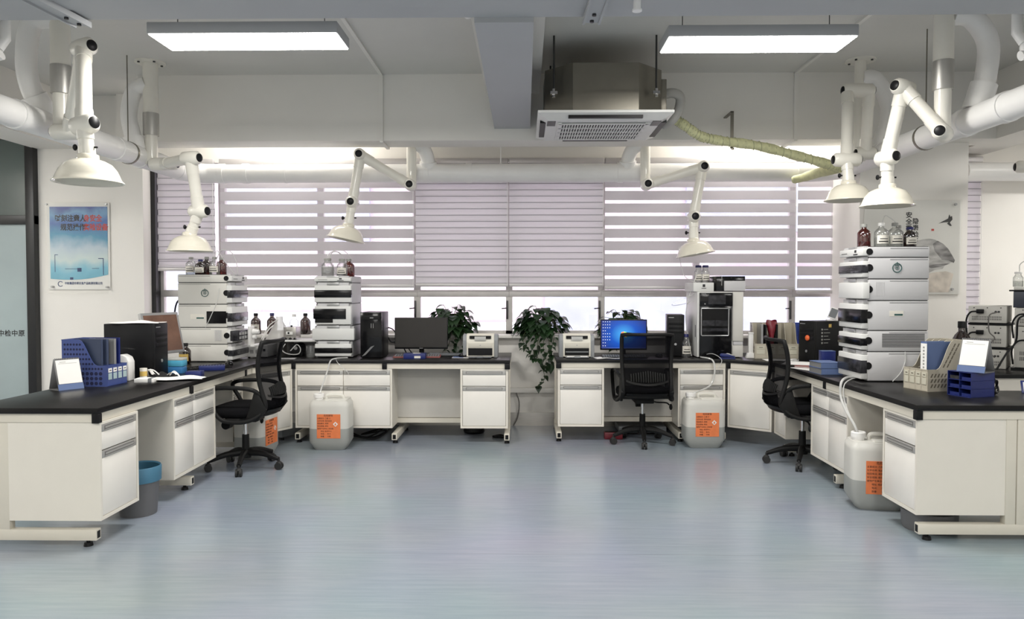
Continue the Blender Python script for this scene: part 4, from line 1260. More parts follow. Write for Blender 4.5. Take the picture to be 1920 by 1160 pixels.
def module(label, loc, rz, h, face='window', side=0, body='inst', w=0.385, d=0.47, deco=None, win=(0.30, 0.80), group=None, notch=True):
    """one stackable analyser module: front faces -y, x centred, side (+1/-1) is the flank the camera sees"""
    t = thing('analyser_module', label, 'laboratory instrument', loc, R(rz), group=group)
    hw = w / 2
    b = MB()
    b.box(-hw, hw, 0.05, d, 0.004, h - 0.004, 0.004)
    b.m(1).box(-hw + 0.006, hw - 0.006, 0.055, d - 0.006, 0, h)
    b.build('housing', [body, 'seam'], t)
    fz0, fz1 = 0.014, h - (0.025 if h > 0.1 else 0.014)
    if face in ('window', 'darkwindow', 'plain', 'tray', 'wide', 'two'):
        f = MB()
        ex = 0.012 if face == 'wide' else 0.0
        f.box(-hw - ex, hw + ex, 0.0, 0.052, fz0, fz1, 0.006)
        fo = f.build('front_cover', 'instw', t)
        g = MB()
        g.box(-hw * .85, hw * .85, 0.022, 0.055, h - 0.034, h + 0.003)
        g.m(1).box(-0.06, 0.06, 0.010, 0.03, h - 0.022, h + 0.003, 0.003)
        g.build('latch', ['instg', 'silver'], t)
        H = fz1 - fz0
        if face in ('window', 'darkwindow', 'two'):
            wb = MB()
            a, c = fz0 + H * win[0], fz0 + H * win[1]
            if face == 'two':
                wb.box(-hw - 0.012, hw * 0.72, -0.008, 0.01, a, c, 0.003)
                wb.box(-hw + 0.004, 0.0, -0.006, 0.01, a - 0.035, a)
            else:
                wb.box(-hw - 0.002, hw + 0.002, -0.006, 0.045, a, c, 0.003)
            wb.build('window', 'smoke' if face != 'window' else 'smokeg', fo)
        if face == 'tray':
            for q in ((hw * .25, hw * .6, .15, .30), (hw * .35, hw * .5, .5, .85), (-hw * .8, -hw * .3, .40, .48)):
                MB().box(q[0], q[1], -0.002, 0.002, fz0 + H * q[2], fz0 + H * q[3]).build('sticker', 'ink', fo)
    if side:
        x = side * hw
        if notch:
            k = MB()
            k.cyl((x - side * 0.004, 0.052, h * 0.52), (x + side * 0.0015, 0.052, h * 0.52), min(0.027, h * .3), n=20)
            k.build('finger_notch', 'blackp', t)
        sm = MB()
        sm.box(x - 0.001, x + side * 0.001 if side > 0 else x + 0.001, 0.20, d - 0.01, h - 0.0165, h - 0.0135)
        sm.build('seam_line', 'seam', t)
        if deco == 'emblem':
            spiral_emblem(t, (x + side * 0.002, 0.25, h * 0.52), 0.032, 'side')
        if deco == 'label':
            l_ = MB(); l_.box(x - 0.001, x + side * 0.0015 if side > 0 else x + 0.001, 0.20, 0.30, h * .48, h * .66) if side > 0 else l_.box(x - 0.0015, x + 0.001, 0.27, 0.40, h * .40, h * .62)
            l_.m(1).box(min(x - 0.001, x + side * 0.002), max(x - 0.001, x + side * 0.002), 0.235, 0.295, h * .50, h * .56)
            l_.build('asset_label', ['label', 'emblem'], t)
        if deco == 'vents':
            v = MB()
            for i in range(10):
                z = h * 0.22 + i * h * 0.066
                v.box(min(x - 0.004, x + side * 0.0012), max(x - 0.004, x + side * 0.0012), 0.15, d - 0.025, z, z + 0.006)
            v.build('vent_slots', 'seam', t)
        if deco == 'grille':
            v = MB()
            for i in range(6):
                v.box(min(x - 0.004, x + side * 0.0012), max(x - 0.004, x + side * 0.0012), 0.10 + i * 0.011, 0.106 + i * 0.011, h * 0.22, h * 0.86)
            v.build('vent_slots', 'instg', t)
        if deco == 'blackpanel':
            v = MB(); v.box(min(x - 0.004, x + side * 0.002), max(x - 0.004, x + side * 0.002), 0.055, 0.235, h * .18, h * .70)
            v.build('side_window', 'smoke', t)
            l_ = MB(); l_.box(min(x, x + side * 0.0015), max(x, x + side * 0.0015), 0.255, 0.385, h * .36, h * .58)
            l_.m(1).box(min(x, x + side * 0.002), max(x, x + side * 0.002), 0.26, 0.33, h * .38, h * .44)
            l_.build('asset_label', ['label', 'emblem'], t)
    return t

# --- left stack: fronts face right
GL = 'modules of the left instrument stack'
lx, ly = -2.685, 6.995
def lmod(label, z, h, **k): return module(label, (lx, ly, z), 90, h, side=-1, d=0.50, group=GL, **k)
lmod('bottom module of the left putty-coloured instrument stack', 0.806, 0.158, face='window', win=(.28, .75))
m_ = lmod('second module from the bottom of the left stack, black valve rack at its front', 0.964, 0.154, face='plain', deco='grille')
b = MB(); b.box(-0.20, 0.10, -0.055, 0.02, 0.03, 0.125, 0.008)
for i in range(4):
    for j in range(2):
        b.m(1).box(-0.17 + i * 0.065, -0.125 + i * 0.065, -0.058, -0.05, 0.045 + j * 0.038, 0.070 + j * 0.038)
b.m(0)
b.build('valve_rack', ['smokeg', 'silver'], m_)
b = MB(); b.box(-0.193 - 0.03, -0.193 + 0.004, 0.0, 0.13, 0.04, 0.12, 0.006) if False else b.cyl((-0.197, -0.01, 0.08), (-0.19, -0.01, 0.08), 0.03)
b.build('valve_knob', 'blackp', m_)
b = MB(); b.box(0.02, 0.14, -0.085, -0.06, -0.03, 0.155, 0.006); b.box(0.03, 0.16, -0.12, -0.05, -0.045, -0.02, 0.01); b.cyl((0.08, -0.09, 0.10), (0.08, -0.15, 0.10), 0.028, 0.02); b.cyl((0.08, -0.09, 0.05), (0.08, -0.12, 0.05), 0.02)
b.build('injector_clip', 'whitep', m_)
m_ = lmod('middle module of the left stack with a long black window', 1.118, 0.214, face='window', deco='blackpanel', win=(.22, .68))
lmod('fourth module of the left stack with a round company sticker', 1.332, 0.198, face='window', deco='emblem', win=(.28, .72))
lmod('top solvent tray of the left stack carrying bottles', 1.530, 0.076, face='tray')

# --- middle stack: fronts face the camera
GM = 'modules of the middle instrument stack'
mx_, my_ = -1.86, 7.20
def mmod(label, z, h, **k): return module(label, (mx_, my_, z), 0, h, body='instg', d=0.46, group=GM, w=0.355 if k.get('face') != 'wide' else 0.385, **k)
mmod('bottom module of the middle stack with a black lower window', 0.806, 0.158, face='darkwindow', win=(.25, .68))
mmod('second module from the bottom of the middle stack, plain wide white front', 0.964, 0.150, face='wide')
mmod('middle module of the middle stack with two-part black window', 1.114, 0.216, face='two', win=(.30, .86))
mmod('fourth module of the middle stack with a black display strip', 1.330, 0.202, face='darkwindow', win=(.28, .72))
mmod('top solvent tray of the middle stack carrying bottles', 1.532, 0.064, face='tray')

# --- right stack: fronts face left
GR = 'modules of the right instrument stack'
rx, ry = 2.435, 5.635
def rmod(label, z, h, **k): return module(label, (rx, ry, z), -90, h, side=1, body='instg', d=0.48, w=0.39, group=GR, **k)
rmod('bottom module of the tall right stack with a large smoked door', 0.806, 0.214, face='window', win=(.24, .78))
rmod('second module from the bottom of the tall right stack with vent slots', 1.020, 0.153, face='darkwindow', deco='vents', win=(.25, .72))
rmod('third module from the bottom of the tall right stack with a black front window', 1.173, 0.217, face='darkwindow', deco='label', win=(.22, .78))
rmod('fourth module from the bottom of the tall right stack with a plain white front', 1.390, 0.156, face='wide', deco='grille')
rmod('second module from the top of the tall right stack with a round company sticker', 1.546, 0.155, face='window', deco='emblem', win=(.26, .76))
rmod('top solvent tray of the tall right stack carrying bottles', 1.701, 0.080, face='tray')

# cables behind the stacks
hose('grey cable bundle at the back of the tall right stack', [(2.90, 5.72, 1.56), (3.0, 5.74, 1.50), (2.98, 5.73, 1.40), (2.91, 5.72, 1.38), (3.02, 5.74, 1.33), (3.07, 5.75, 1.20), (2.98, 5.74, 1.08), (2.99, 5.75, 0.95)], 0.006, 'wire', 'cable', 'cable', 'cables behind the instruments')
hose('second grey cable with a plug behind the tall right stack', [(2.91, 5.76, 1.30), (2.98, 5.76, 1.29), (3.01, 5.77, 1.18), (3.06, 5.78, 1.02), (3.10, 5.80, 0.90)], 0.009, 'wire', 'cable', 'cable', 'cables behind the instruments')
hose('tangle of black cables behind the left stack', [(-3.23, 7.10, 1.40), (-3.30, 7.12, 1.33), (-3.22, 7.10, 1.25), (-3.36, 7.12, 1.22), (-3.33, 7.12, 1.36), (-3.22, 7.10, 1.30), (-3.26, 7.12, 1.12), (-3.2, 7.1, 1.0)], 0.008, 'blackp', 'cable', 'cable', 'cables behind the instruments')
for i, (x0, x1) in enumerate(((-1.34, -1.20), (-1.36, -1.14))):
    hose('black cable hanging from the %s of the black computer tower to the worktop' % ('upper back' if i == 0 else 'middle back'), [(-1.40, 7.60, 1.08 - i * .1), (x0, 7.6, 1.05 - i * .12), ((x0 + x1) / 2, 7.6, 0.93), (x1, 7.58, 0.806)], 0.006, 'blackp', 'cable', 'cable', 'cables behind the instruments')

# ================================================================== BOTTLES
def bottle(label, loc, r, h, glass, cap, group, lab=None, fill=0.0, nk=0.36, rz=0):
    t = thing('reagent_bottle', label, 'bottle', loc, R(rz), group=group)
    b = MB()
    sh = h * 0.60
    b.lathe([(0, 0), (r * .92, 0), (r, r * .12), (r, sh), (r * .95, sh + h * .05), (r * .72, sh + h * .13), (r * nk * 1.05, h * .80), (r * nk, h * .84), (r * nk, h * .90)], 22)
    b.build('glass_body', glass, t, angle=50)
    c = MB()
    c.lathe([(0, h), (r * nk * 1.1, h), (r * nk * 1.22, h - 0.004), (r * nk * 1.22, h * .87), (0, h * .87)], 18)
    c.build('cap', cap, t, angle=50)
    if lab:
        l_ = MB()
        l_.grid(lambda u, v: ((r + 0.0008) * math.sin((u - .5) * 2.0), -(r + 0.0008) * math.cos((u - .5) * 2.0), h * (0.14 + 0.34 * v)), 12, 1)
        l_.m(1).grid(lambda u, v: ((r + 0.0014) * math.sin((u - .5) * 1.5), -(r + 0.0014) * math.cos((u - .5) * 1.5), h * (0.20 + 0.05 * v)), 12, 1)
        l_.m(1).grid(lambda u, v: ((r + 0.0014) * math.sin((u - .5) * 1.2), -(r + 0.0014) * math.cos((u - .5) * 1.2), h * (0.32 + 0.03 * v)), 12, 1)
        l_.build('label', [lab, 'ink'], t)
    if fill:
        f = MB(); f.lathe([(0, 0.003), (r * .9, 0.003), (r * .96, r * .14), (r * .96, h * fill), (0, h * fill)], 22)
        f.build('liquid', 'liq', t)
    return t
GB = 'reagent bottles standing on the instruments'
bottle('clear bottle standing left on the left stack under the hood', (-3.13, 6.96, 1.606), 0.048, 0.165, 'clear', 'greycap', GB, 'label', .45)
bottle('amber bottle with a blue cap at the front of the left stack', (-3.015, 6.90, 1.606), 0.048, 0.140, 'amber', 'bluecap', GB, 'label')
bottle('amber bottle behind the blue-capped one on the left stack', (-3.02, 7.05, 1.606), 0.046, 0.172, 'amber', 'greycap', GB)
bottle('clear bottle with a paper label standing right on the left stack', (-2.895, 6.93, 1.606), 0.048, 0.165, 'clear', 'greycap', GB, 'label', .4)
bottle('reddish bottle behind the clear one on the right of the left stack', (-2.88, 7.05, 1.606), 0.046, 0.165, 'red', 'greycap', GB)
bottle('clear bottle standing left on the middle stack', (-1.955, 7.38, 1.597), 0.062, 0.178, 'clear', 'greycap', GB, None, .5, .48)
bottle('clear bottle standing right on the middle stack, in front of a red one', (-1.80, 7.34, 1.597), 0.052, 0.172, 'clear', 'greycap', GB, 'label', .35, .5)
bottle('red bottle standing at the back right of the middle stack', (-1.765, 7.47, 1.597), 0.056, 0.176, 'red', 'greycap', GB)
bottle('dark red bottle at the left end of the tall right stack', (2.545, 5.66, 1.782), 0.047, 0.178, 'red', 'greycap', GB)
bottle('clear bottle next to the dark red one on the tall right stack', (2.635, 5.58, 1.782), 0.050, 0.180, 'clear', 'whitep', GB, 'label', .4)
bottle('clear bottle with a grey cap in the middle of the tall right stack', (2.745, 5.60, 1.782), 0.054, 0.182, 'clear', 'greycap', GB, 'label', .45)
bottle('clear bottle with a grey cap at the back of the tall right stack', (2.84, 5.74, 1.782), 0.046, 0.175, 'clear', 'greycap', GB)
bottle('small amber bottle with a blue cap at the right end of the tall right stack', (2.845, 5.58, 1.782), 0.044, 0.148, 'amber', 'bluecap', GB, 'label', 0, .5)
for k, (lb, pts) in enumerate([
    ('thin tube arching between the bottles on the middle stack', [(-1.96, 7.38, 1.77), (-1.93, 7.38, 1.83), (-1.86, 7.38, 1.84), (-1.80, 7.4, 1.76), (-1.82, 7.42, 1.60)]),
    ('second thin tube arching over the middle stack', [(-1.79, 7.36, 1.765), (-1.83, 7.36, 1.83), (-1.91, 7.38, 1.83), (-1.93, 7.4, 1.74), (-1.87, 7.42, 1.60)]),
    ('third thin tube arching to the back of the middle stack', [(-1.95, 7.38, 1.77), (-1.90, 7.40, 1.85), (-1.80, 7.42, 1.85), (-1.72, 7.44, 1.76)]),
    ('thin tube arching over the bottles of the left stack', [(-2.88, 6.95, 1.76), (-2.84, 6.96, 1.84), (-2.76, 6.98, 1.82), (-2.71, 6.98, 1.72), (-2.70, 6.98, 1.60)]),
    ('thin tube slanting down from the bottles of the left stack', [(-2.89, 6.93, 1.76), (-2.87, 6.93, 1.83), (-2.80, 6.95, 1.72), (-2.72, 6.96, 1.61)]),
    ('thin tube crossing the flank of the left stack', [(-2.80, 6.80, 1.48), (-2.82, 6.795, 1.36), (-2.88, 6.795, 1.22), (-2.93, 6.796, 1.12)]),
    ('thin tube arching over the bottles of the tall right stack', [(2.64, 5.58, 1.95), (2.66, 5.60, 2.0), (2.70, 5.64, 2.02), (2.76, 5.66, 1.99), (2.75, 5.60, 1.96)]),
    ('thin tube hanging down the flank of the tall right stack', [(2.75, 5.435, 1.02), (2.75, 5.434, 0.95), (2.72, 5.434, 0.87), (2.66, 5.43, 0.806)])]):
    hose(lb, pts, 0.0035)

GS = 'bottles standing on the window sill'
SZ = 0.986
bottle('amber bottle with a white label on the sill right of the left stack', (-2.89, 7.97, SZ), 0.053, 0.225, 'amber', 'blackp', GS, 'label')
bottle('amber bottle with a blue cap on the sill behind the left chair', (-2.715, 7.97, SZ), 0.054, 0.228, 'amber', 'bluecap', GS)
bottle('clear bottle on the sill behind the small grey box', (-2.48, 7.98, SZ), 0.052, 0.215, 'clear', 'whitep', GS)
bottle('amber bottle without a label on the sill left of the middle stack', (-2.355, 7.97, SZ), 0.054, 0.225, 'amber', 'blackp', GS)
bottle('small amber bottle with a yellow label at the foot of the left stack', (-3.06, 6.66, TZ + .001), 0.050, 0.185, 'amber', 'blackp', 'bottles on the worktops', 'yellow', 0, .45)
bottle('clear bottle with a blue cap left of the black instrument tower', (1.60, 7.42, TZ + .001), 0.048, 0.225, 'clear', 'bluecap', 'bottles on the worktops', 'label', .35, .4)

# ================================================================== BLACK-FRONTED INSTRUMENT TOWER
t = thing('instrument_tower', 'tall white instrument with black front, small screen and silver-framed sample door', 'laboratory instrument', (1.90, 7.28, TZ))
b = MB(); b.box(-0.225, 0.225, 0.03, 0.50, 0.01, 0.645, 0.006)
b.build('housing', 'instw', t)
MB().box(-0.225, -0.203, 0.0, 0.032, 0.01, 0.643, 0.005).build('left_column', 'instw', t)
MB().box(-0.2265, -0.22, 0.06, 0.085, 0.20, 0.32, 0.002).build('handle_slot', 'blackp', t)
b = MB(); b.box(-0.202, 0.108, -0.012, 0.032, 0.005, 0.53, 0.004); b.box(-0.202, 0.112, -0.018, 0.032, 0.505, 0.635, 0.004)
b.build('black_front', 'gloss', t)
MB().box(-0.122, 0.045, -0.0195, -0.016, 0.525, 0.612).build('display', 'smokeg', t)
MB().box(-0.19, -0.145, -0.0195, -0.017, 0.622, 0.626).build('maker_badge', 'silver', t)
MB().cyl((-0.155, -0.0195, 0.528), (-0.155, -0.017, 0.528), 0.006).build('power_button', 'silver', t)
f = MB()
f.tube([(-0.188, -0.014, 0.226), (-0.188, -0.014, 0.478), (-0.182, -0.014, 0.484), (0.070, -0.014, 0.484), (0.076, -0.014, 0.478), (0.076, -0.014, 0.226), (0.070, -0.014, 0.220), (-0.182, -0.014, 0.220)], 0.0055, 8, closed=True)
do = f.build('sample_door_frame', 'silver', t)
b = MB(); b.box(-0.186, 0.074, -0.0135, -0.011, 0.222, 0.482); b.m(1).box(-0.178, -0.058, -0.0145, -0.013, 0.315, 0.368); b.box(-0.052, 0.066, -0.0145, -0.013, 0.315, 0.368)
b.box(-0.178, 0.066, -0.0145, -0.013, 0.262, 0.290)
b.build('sample_door', ['gloss', 'smokeg'], do)
MB().box(0.122, 0.225, 0.012, 0.032, 0.165, 0.643, 0.004).build('right_door', 'inst', t)
b = MB(); b.box(0.122, 0.225, 0.016, 0.032, 0.01, 0.125, 0.003); b.m(1).box(0.130, 0.222, 0.014, 0.03, 0.128, 0.160)
b.build('right_lower_door', ['inst', 'instg'], t)
t = thing('solvent_box', 'white solvent tray on top of the black-fronted tower, left', 'laboratory instrument', (1.755, 7.32, 1.446))
MB().box(-0.11, 0.09, 0, 0.40, 0, 0.088, 0.005).build('tray_body', 'instw', t)
MB().box(-0.03, 0.015, -0.0015, 0.001, 0.03, 0.036).build('sticker', 'ink', t)
MB().box(-0.02, 0.005, -0.0015, 0.001, 0.045, 0.072).build('sticker', 'ink', t)
t = thing('detector_box', 'flat black and grey detector box on top of the black-fronted tower, right', 'laboratory instrument', (2.005, 7.30, 1.446))
MB().box(-0.14, 0.14, 0.012, 0.42, 0.004, 0.150, 0.004).build('housing', 'gloss', t)
MB().box(-0.065, 0.14, 0, 0.02, 0.008, 0.105, 0.003).build('front_panel', 'instg', t)
b = MB(); b.box(-0.09, -0.085, 0.009, 0.013, 0.06, 0.145) ; b.cyl((-0.10, 0.009, 0.108), (-0.10, 0.013, 0.108), 0.006); b.cyl((-0.088, 0.009, 0.108), (-0.088, 0.013, 0.108), 0.006)
b.build('indicator_lights', 'silver', t)
GB2 = GB
bottle('left one of two blue-capped clear bottles on the black-fronted tower', (1.738, 7.52, 1.536), 0.040, 0.172, 'clear', 'bluecap', GB2, 'label', .3, .62)
bottle('right one of two blue-capped clear bottles on the black-fronted tower', (1.805, 7.50, 1.536), 0.040, 0.172, 'clear', 'bluecap', GB2, 'label', .3, .62)
hose('thin tube looping down beside the black-fronted tower', [(1.70, 7.40, 1.53), (1.58, 7.42, 1.60), (1.53, 7.42, 1.78), (1.52, 7.42, 1.90)], 0.003)
hose('white tube bundle curving from the top of the black-fronted tower', [(1.72, 7.45, 1.66), (1.66, 7.45, 1.48), (1.62, 7.44, 1.36), (1.60, 7.44, 1.20), (1.62, 7.44, 1.00), (1.65, 7.40, 0.81)], 0.005)
hose('loose tube loop left of the black-fronted tower', [(1.70, 7.42, 1.43), (1.58, 7.42, 1.38), (1.46, 7.42, 1.32), (1.50, 7.42, 1.31), (1.60, 7.42, 1.33), (1.70, 7.42, 1.36)], 0.003)

# ================================================================== COMPUTERS
def monitor(label, loc, rz, w, h, zc, scr, tilt=0, frame='blackp', bez=0.010, stand=True, group='computer monitors', chin=0.02):
    t = thing('computer_monitor', label, 'monitor', loc, R(rz), group=group)
    tm = Matrix.Translation((0, 0, zc)) @ Matrix.Rotation(R(-tilt), 4, 'X')
    b = MB(); b.M = tm; b.box(-w / 2, w / 2, 0, 0.028, -h / 2, h / 2, 0.004)
    b.box(-w / 4, w / 4, 0.025, 0.055, -h / 4, h / 4, 0.012)
    b.build('casing', frame, t)
    s = MB(); s.M = tm; s.box(-w / 2 + bez, w / 2 - bez, -0.0015, 0.001, -h / 2 + bez + chin, h / 2 - bez)
    so = s.build('screen', scr, t)
    n = MB(); n.box(-0.025, 0.025, 0.03, 0.05, 0.01, zc, 0.004)
    n.build('stand_neck', frame, t)
    n = MB(); n.box(-0.11, 0.11, -0.06, 0.13, 0, 0.012, 0.005)
    n.build('stand_base', frame, t)
    return t, so
t, so = monitor('wide monitor with its screen off, left of the middle', (-1.045, 7.50, TZ), 0, 0.535, 0.316, 0.225, 'screenoff', bez=0.006, chin=0.012)
MB().box(-0.018, 0.018, -0.0025, 0.0005, 0.0725, 0.0775).build('maker_badge', 'silver', t)
# lit desktop
def desk_mat():
    m = bpy.data.materials.new('lit_blue_desktop')
    m.use_nodes = True
    n, l = m.node_tree.nodes, m.node_tree.links
    b = n['Principled BSDF']
    tc = n.new('ShaderNodeTexCoord')
    mp = n.new('ShaderNodeMapping')
    mp.inputs['Location'].default_value = (0.0, 0, -1.03)
    mp.inputs['Scale'].default_value = (3.9, 0.01, 4.6)
    l.new(tc.outputs['Object'], mp.inputs[0])
    gr = n.new('ShaderNodeTexGradient'); gr.gradient_type = 'SPHERICAL'
    l.new(mp.outputs[0], gr.inputs[0])
    rp = n.new('ShaderNodeValToRGB')
    e = rp.color_ramp.elements
    e[0].position, e[0].color = 0.0, (0.004, 0.018, 0.16, 1)
    e[1].position, e[1].color = 0.95, (0.06, 0.34, 0.72, 1)
    x = e.new(0.5); x.color = (0.006, 0.075, 0.42, 1)
    l.new(gr.outputs[0], rp.inputs[0])
    l.new(rp.outputs[0], b.inputs['Emission Color'])
    b.inputs['Emission Strength'].default_value = 0.55
    b.inputs['Base Color'].default_value = (0.01, 0.01, 0.02, 1)
    b.inputs['Roughness'].default_value = 0.2
    return m
M['desk'] = desk_mat()
M['icon'] = emis('screen_icon', (0.75, 0.80, 0.9), 0.55)
for nm, c in (('wred', (0.85, 0.20, 0.06)), ('wgreen', (0.30, 0.62, 0.12)), ('wblue', (0.15, 0.48, 0.85)), ('wyel', (0.95, 0.72, 0.10))):
    M[nm] = emis('screen_' + nm, c, 0.9)
t, so = monitor('lit monitor showing a blue desktop, behind the middle chair', (0.987, 7.46, TZ), 0, 0.465, 0.305, 0.215, 'desk', bez=0.010, chin=0.006)
lg = MB()
def pane(cx, cz, sx, sz):
    s = 0.024
    pts = []
    for u, v in ((0, 0), (1, 0), (1, 1), (0, 1)):
        x = cx + (u - .5) * s * 1.05; z = cz + (v - .5) * s + 0.006 * math.sin((u + sx) * 2.2)
        pts.append((x, -0.0025, z + (x - 0.0) * 0.12))
    return pts
for i, (cx, cz, sx) in enumerate(((-0.014, 0.231, 0), (0.014, 0.231, 1), (-0.014, 0.204, 0), (0.014, 0.204, 1))):
    lg.m(i).face(pane(cx + 0.002, cz, sx, 0)[::-1] if False else pane(cx + 0.002, cz, sx, 0))
lg.build('desktop_logo', ['wred', 'wgreen', 'wblue', 'wyel'], so)
ic = MB()
for c_ in range(4):
    for r_ in range(9):
        if (c_ in (0,)) or r_ < 3 or (c_ < 4 and r_ > 3 and r_ < 7) or (c_ < 2):
            x, z = -0.205 + c_ * 0.022, 0.345 - r_ * 0.030
            k = 0.0036
            ic.box(x - k, x + k, -0.0028, -0.0018, z - k, z + k)
ic.box(-0.215, 0.215, -0.0022, -0.0017, 0.083, 0.0835)
ic.build('desktop_icons', 'icon', so)
t, so = monitor('old square monitor with a silver bezel on the left bench, brown reflection painted on its screen', (-3.03, 6.20, TZ), 71, 0.40, 0.35, 0.305, 'screenrefl', tilt=13, frame='silver', bez=0.022, chin=0.0)

def tower(label, loc, rz, w, h, d, group='computer towers', front='gloss', body='blackp', style=0):
    t = thing('computer_tower', label, 'computer', loc, R(rz), group=group)
    MB().box(-w / 2, w / 2, 0.02, d, 0.006, h, 0.004).build('case', body, t)
    b = MB(); b.box(-w / 2 - 0.002, w / 2 + 0.002, 0, 0.024, 0.006, h + 0.002, 0.006)
    fo = b.build('front_panel', front, t)
    if style == 0:
        MB().box(-w * .42, w * .42, -0.003, 0.001, h * .84, h * .93, 0.001).build('drive_bay', 'blackp', fo)
        for i in range(3):
            MB().tube([(-w * .42 + i * 0.012, -0.001, 0.02 + i * .004), (w * .02 + i * 0.012, -0.001, 0.115 + i * 0.004)], 0.0022, 6).build('stripe', 'silver', fo)
        MB().box(-w * .05, w * .12, -0.004, -0.002, h * .875, h * .89).build('maker_badge', 'silver', fo)
        for q in (0.0, 0.02):
            MB().box(q, q + 0.004, -0.002, 0.0, h * .66, h * .76).build('indicator_light', 'silver', fo)
    else:
        for z in (.80, .70, .60):
            MB().box(-w * .42, w * .42, -0.004, 0.001, h * z - h * .035, h * z + h * .035, 0.002).build('drive_bay', 'blackp', fo)
        MB().box(-w * .42, -w * .1, -0.003, 0.0, h * .93, h * .945).build('maker_badge', 'silver', fo)
        MB().cyl((0, -0.004, h * .3), (0, 0.001, h * .3), 0.012).build('power_button', 'silver', fo)
    b = MB()
    for x in (-w / 2 + .02, w / 2 - .02):
        for y in (0.04, d - 0.04): b.cyl((x, y, 0), (x, y, 0.008), 0.012)
    b.build('rubber_feet', 'blackp', t)
    return t
tower('black glossy computer tower with white stripes, right of the middle stack', (-1.49, 7.20, TZ), 0, 0.205, 0.445, 0.36)
tower('slim dark computer tower behind the middle chair, right of the lit monitor', (1.495, 7.42, TZ), -8, 0.165, 0.415, 0.36, front='blackp', style=1)
tp = tower('black computer tower on the left bench with papers lying on it', (-2.80, 5.70, TZ), 88, 0.19, 0.408, 0.40, style=1, front='blackp')
tr = tower('black computer tower on the right bench with an orange button', (2.53, 6.74, TZ), -70, 0.20, 0.385, 0.42, style=1, front='chairp')
b = MB(); b.ball((0.02, -0.008, 0.235), 0.026, 1, 0.6, 1)
b.build('orange_button', 'orangeball', tr)
st = MB()
for i in range(5):
    st.box(0.1005, 0.1012, 0.10, 0.10 + 0.05 + 0.02 * (i % 2), 0.19 + i * 0.03, 0.195 + i * 0.03)
    st.box(0.1005, 0.1012, 0.075, 0.09, 0.185 + i * 0.03, 0.20 + i * 0.03)
st.m(1).box(0.1005, 0.1012, 0.155, 0.185, 0.33, 0.36)
st.build('printed_sticker', ['greycap', 'yellow'], tr)

def keyboard(label, loc, rz, w=0.44, d=0.14, m='blackp', km='blackp'):
    t = thing('keyboard', label, 'keyboard', loc, R(rz), group='computer keyboards')
    b = MB(); b.prism([(-d / 2, 0), (d / 2, 0), (d / 2, 0.022), (-d / 2, 0.010)], -w / 2, w / 2, 'x', 0.002)
    b.build('base', m, t)
    k = MB()
    for r_ in range(5):
        for c_ in range(18):
            x = -w / 2 + 0.014 + c_ * (w - 0.028) / 17.6; y = -d / 2 + 0.02 + r_ * (d - 0.03) / 5
            z = 0.011 + 0.012 * (y + d / 2) / d
            k.box(x, x + 0.0175, y, y + 0.018, z, z + 0.008)
    k.build('keys', km, t)
    return t
keyboard('dark red-brown keyboard in front of the switched-off monitor', (-1.06, 7.33, TZ), 2, 0.46, 0.15, 'redbook', 'greyp')
keyboard('black keyboard standing right of the switched-off monitor foot', (-0.79, 7.45, TZ), -3, 0.36, 0.13, 'blackp', 'greyp')
keyboard('black keyboard in front of the lit monitor', (0.97, 7.30, TZ), 0, 0.44, 0.14, 'blackp', 'greyp')
keyboard('black keyboard on the left bench before the square monitor', (-2.68, 6.22, TZ), 62, 0.42, 0.15)
def mouse(label, loc, rz):
    t = thing('computer_mouse', label, 'mouse', loc, R(rz), group='computer mice')
    b = MB(); b.ball((0, 0, 0.010), 0.032, 1, 1.75, 0.85, 16); b.build('shell', 'gloss', t)
    MB().box(-0.003, 0.003, -0.045, -0.02, 0.026, 0.036, 0.002).build('wheel', 'greyp', t)
    return t
t = mouse('black mouse on the blue and white mat left of the printer', (-0.60, 7.32, TZ + 0.004), 70)
mouse('black mouse on the worktop right of the lit monitor', (1.32, 7.36, TZ + 0.002), 10)
mouse('black mouse on the left bench before the left stack', (-2.62, 6.56, TZ + 0.002), 40)
t = thing('mouse_mat', 'small blue and white mouse mat left of the left printer', 'mouse mat', (-0.60, 7.32, TZ))
MB().box(-0.11, 0.11, -0.08, 0.08, 0, 0.003, 0.001).build('mat', 'paper', t)
MB().box(-0.105, 0.0, -0.075, 0.075, 0.0028, 0.0036).build('blue_print', 'bluecloth', t)
b = MB(); b.box(-0.105, 0.105, -0.06, 0.06, 0, 0.052, 0.004)
t = thing('glove_box', 'small blue cardboard box in front of the red-brown keyboard', 'box', (-1.06, 7.19, TZ))
b.build('carton', 'bluedk', t)
b = MB(); b.box(0.0, 0.06, -0.0615, -0.0595, 0.008, 0.03); b.box(-0.02, 0.05, -0.03, 0.03, 0.051, 0.053)
b.build('print', 'label', t)

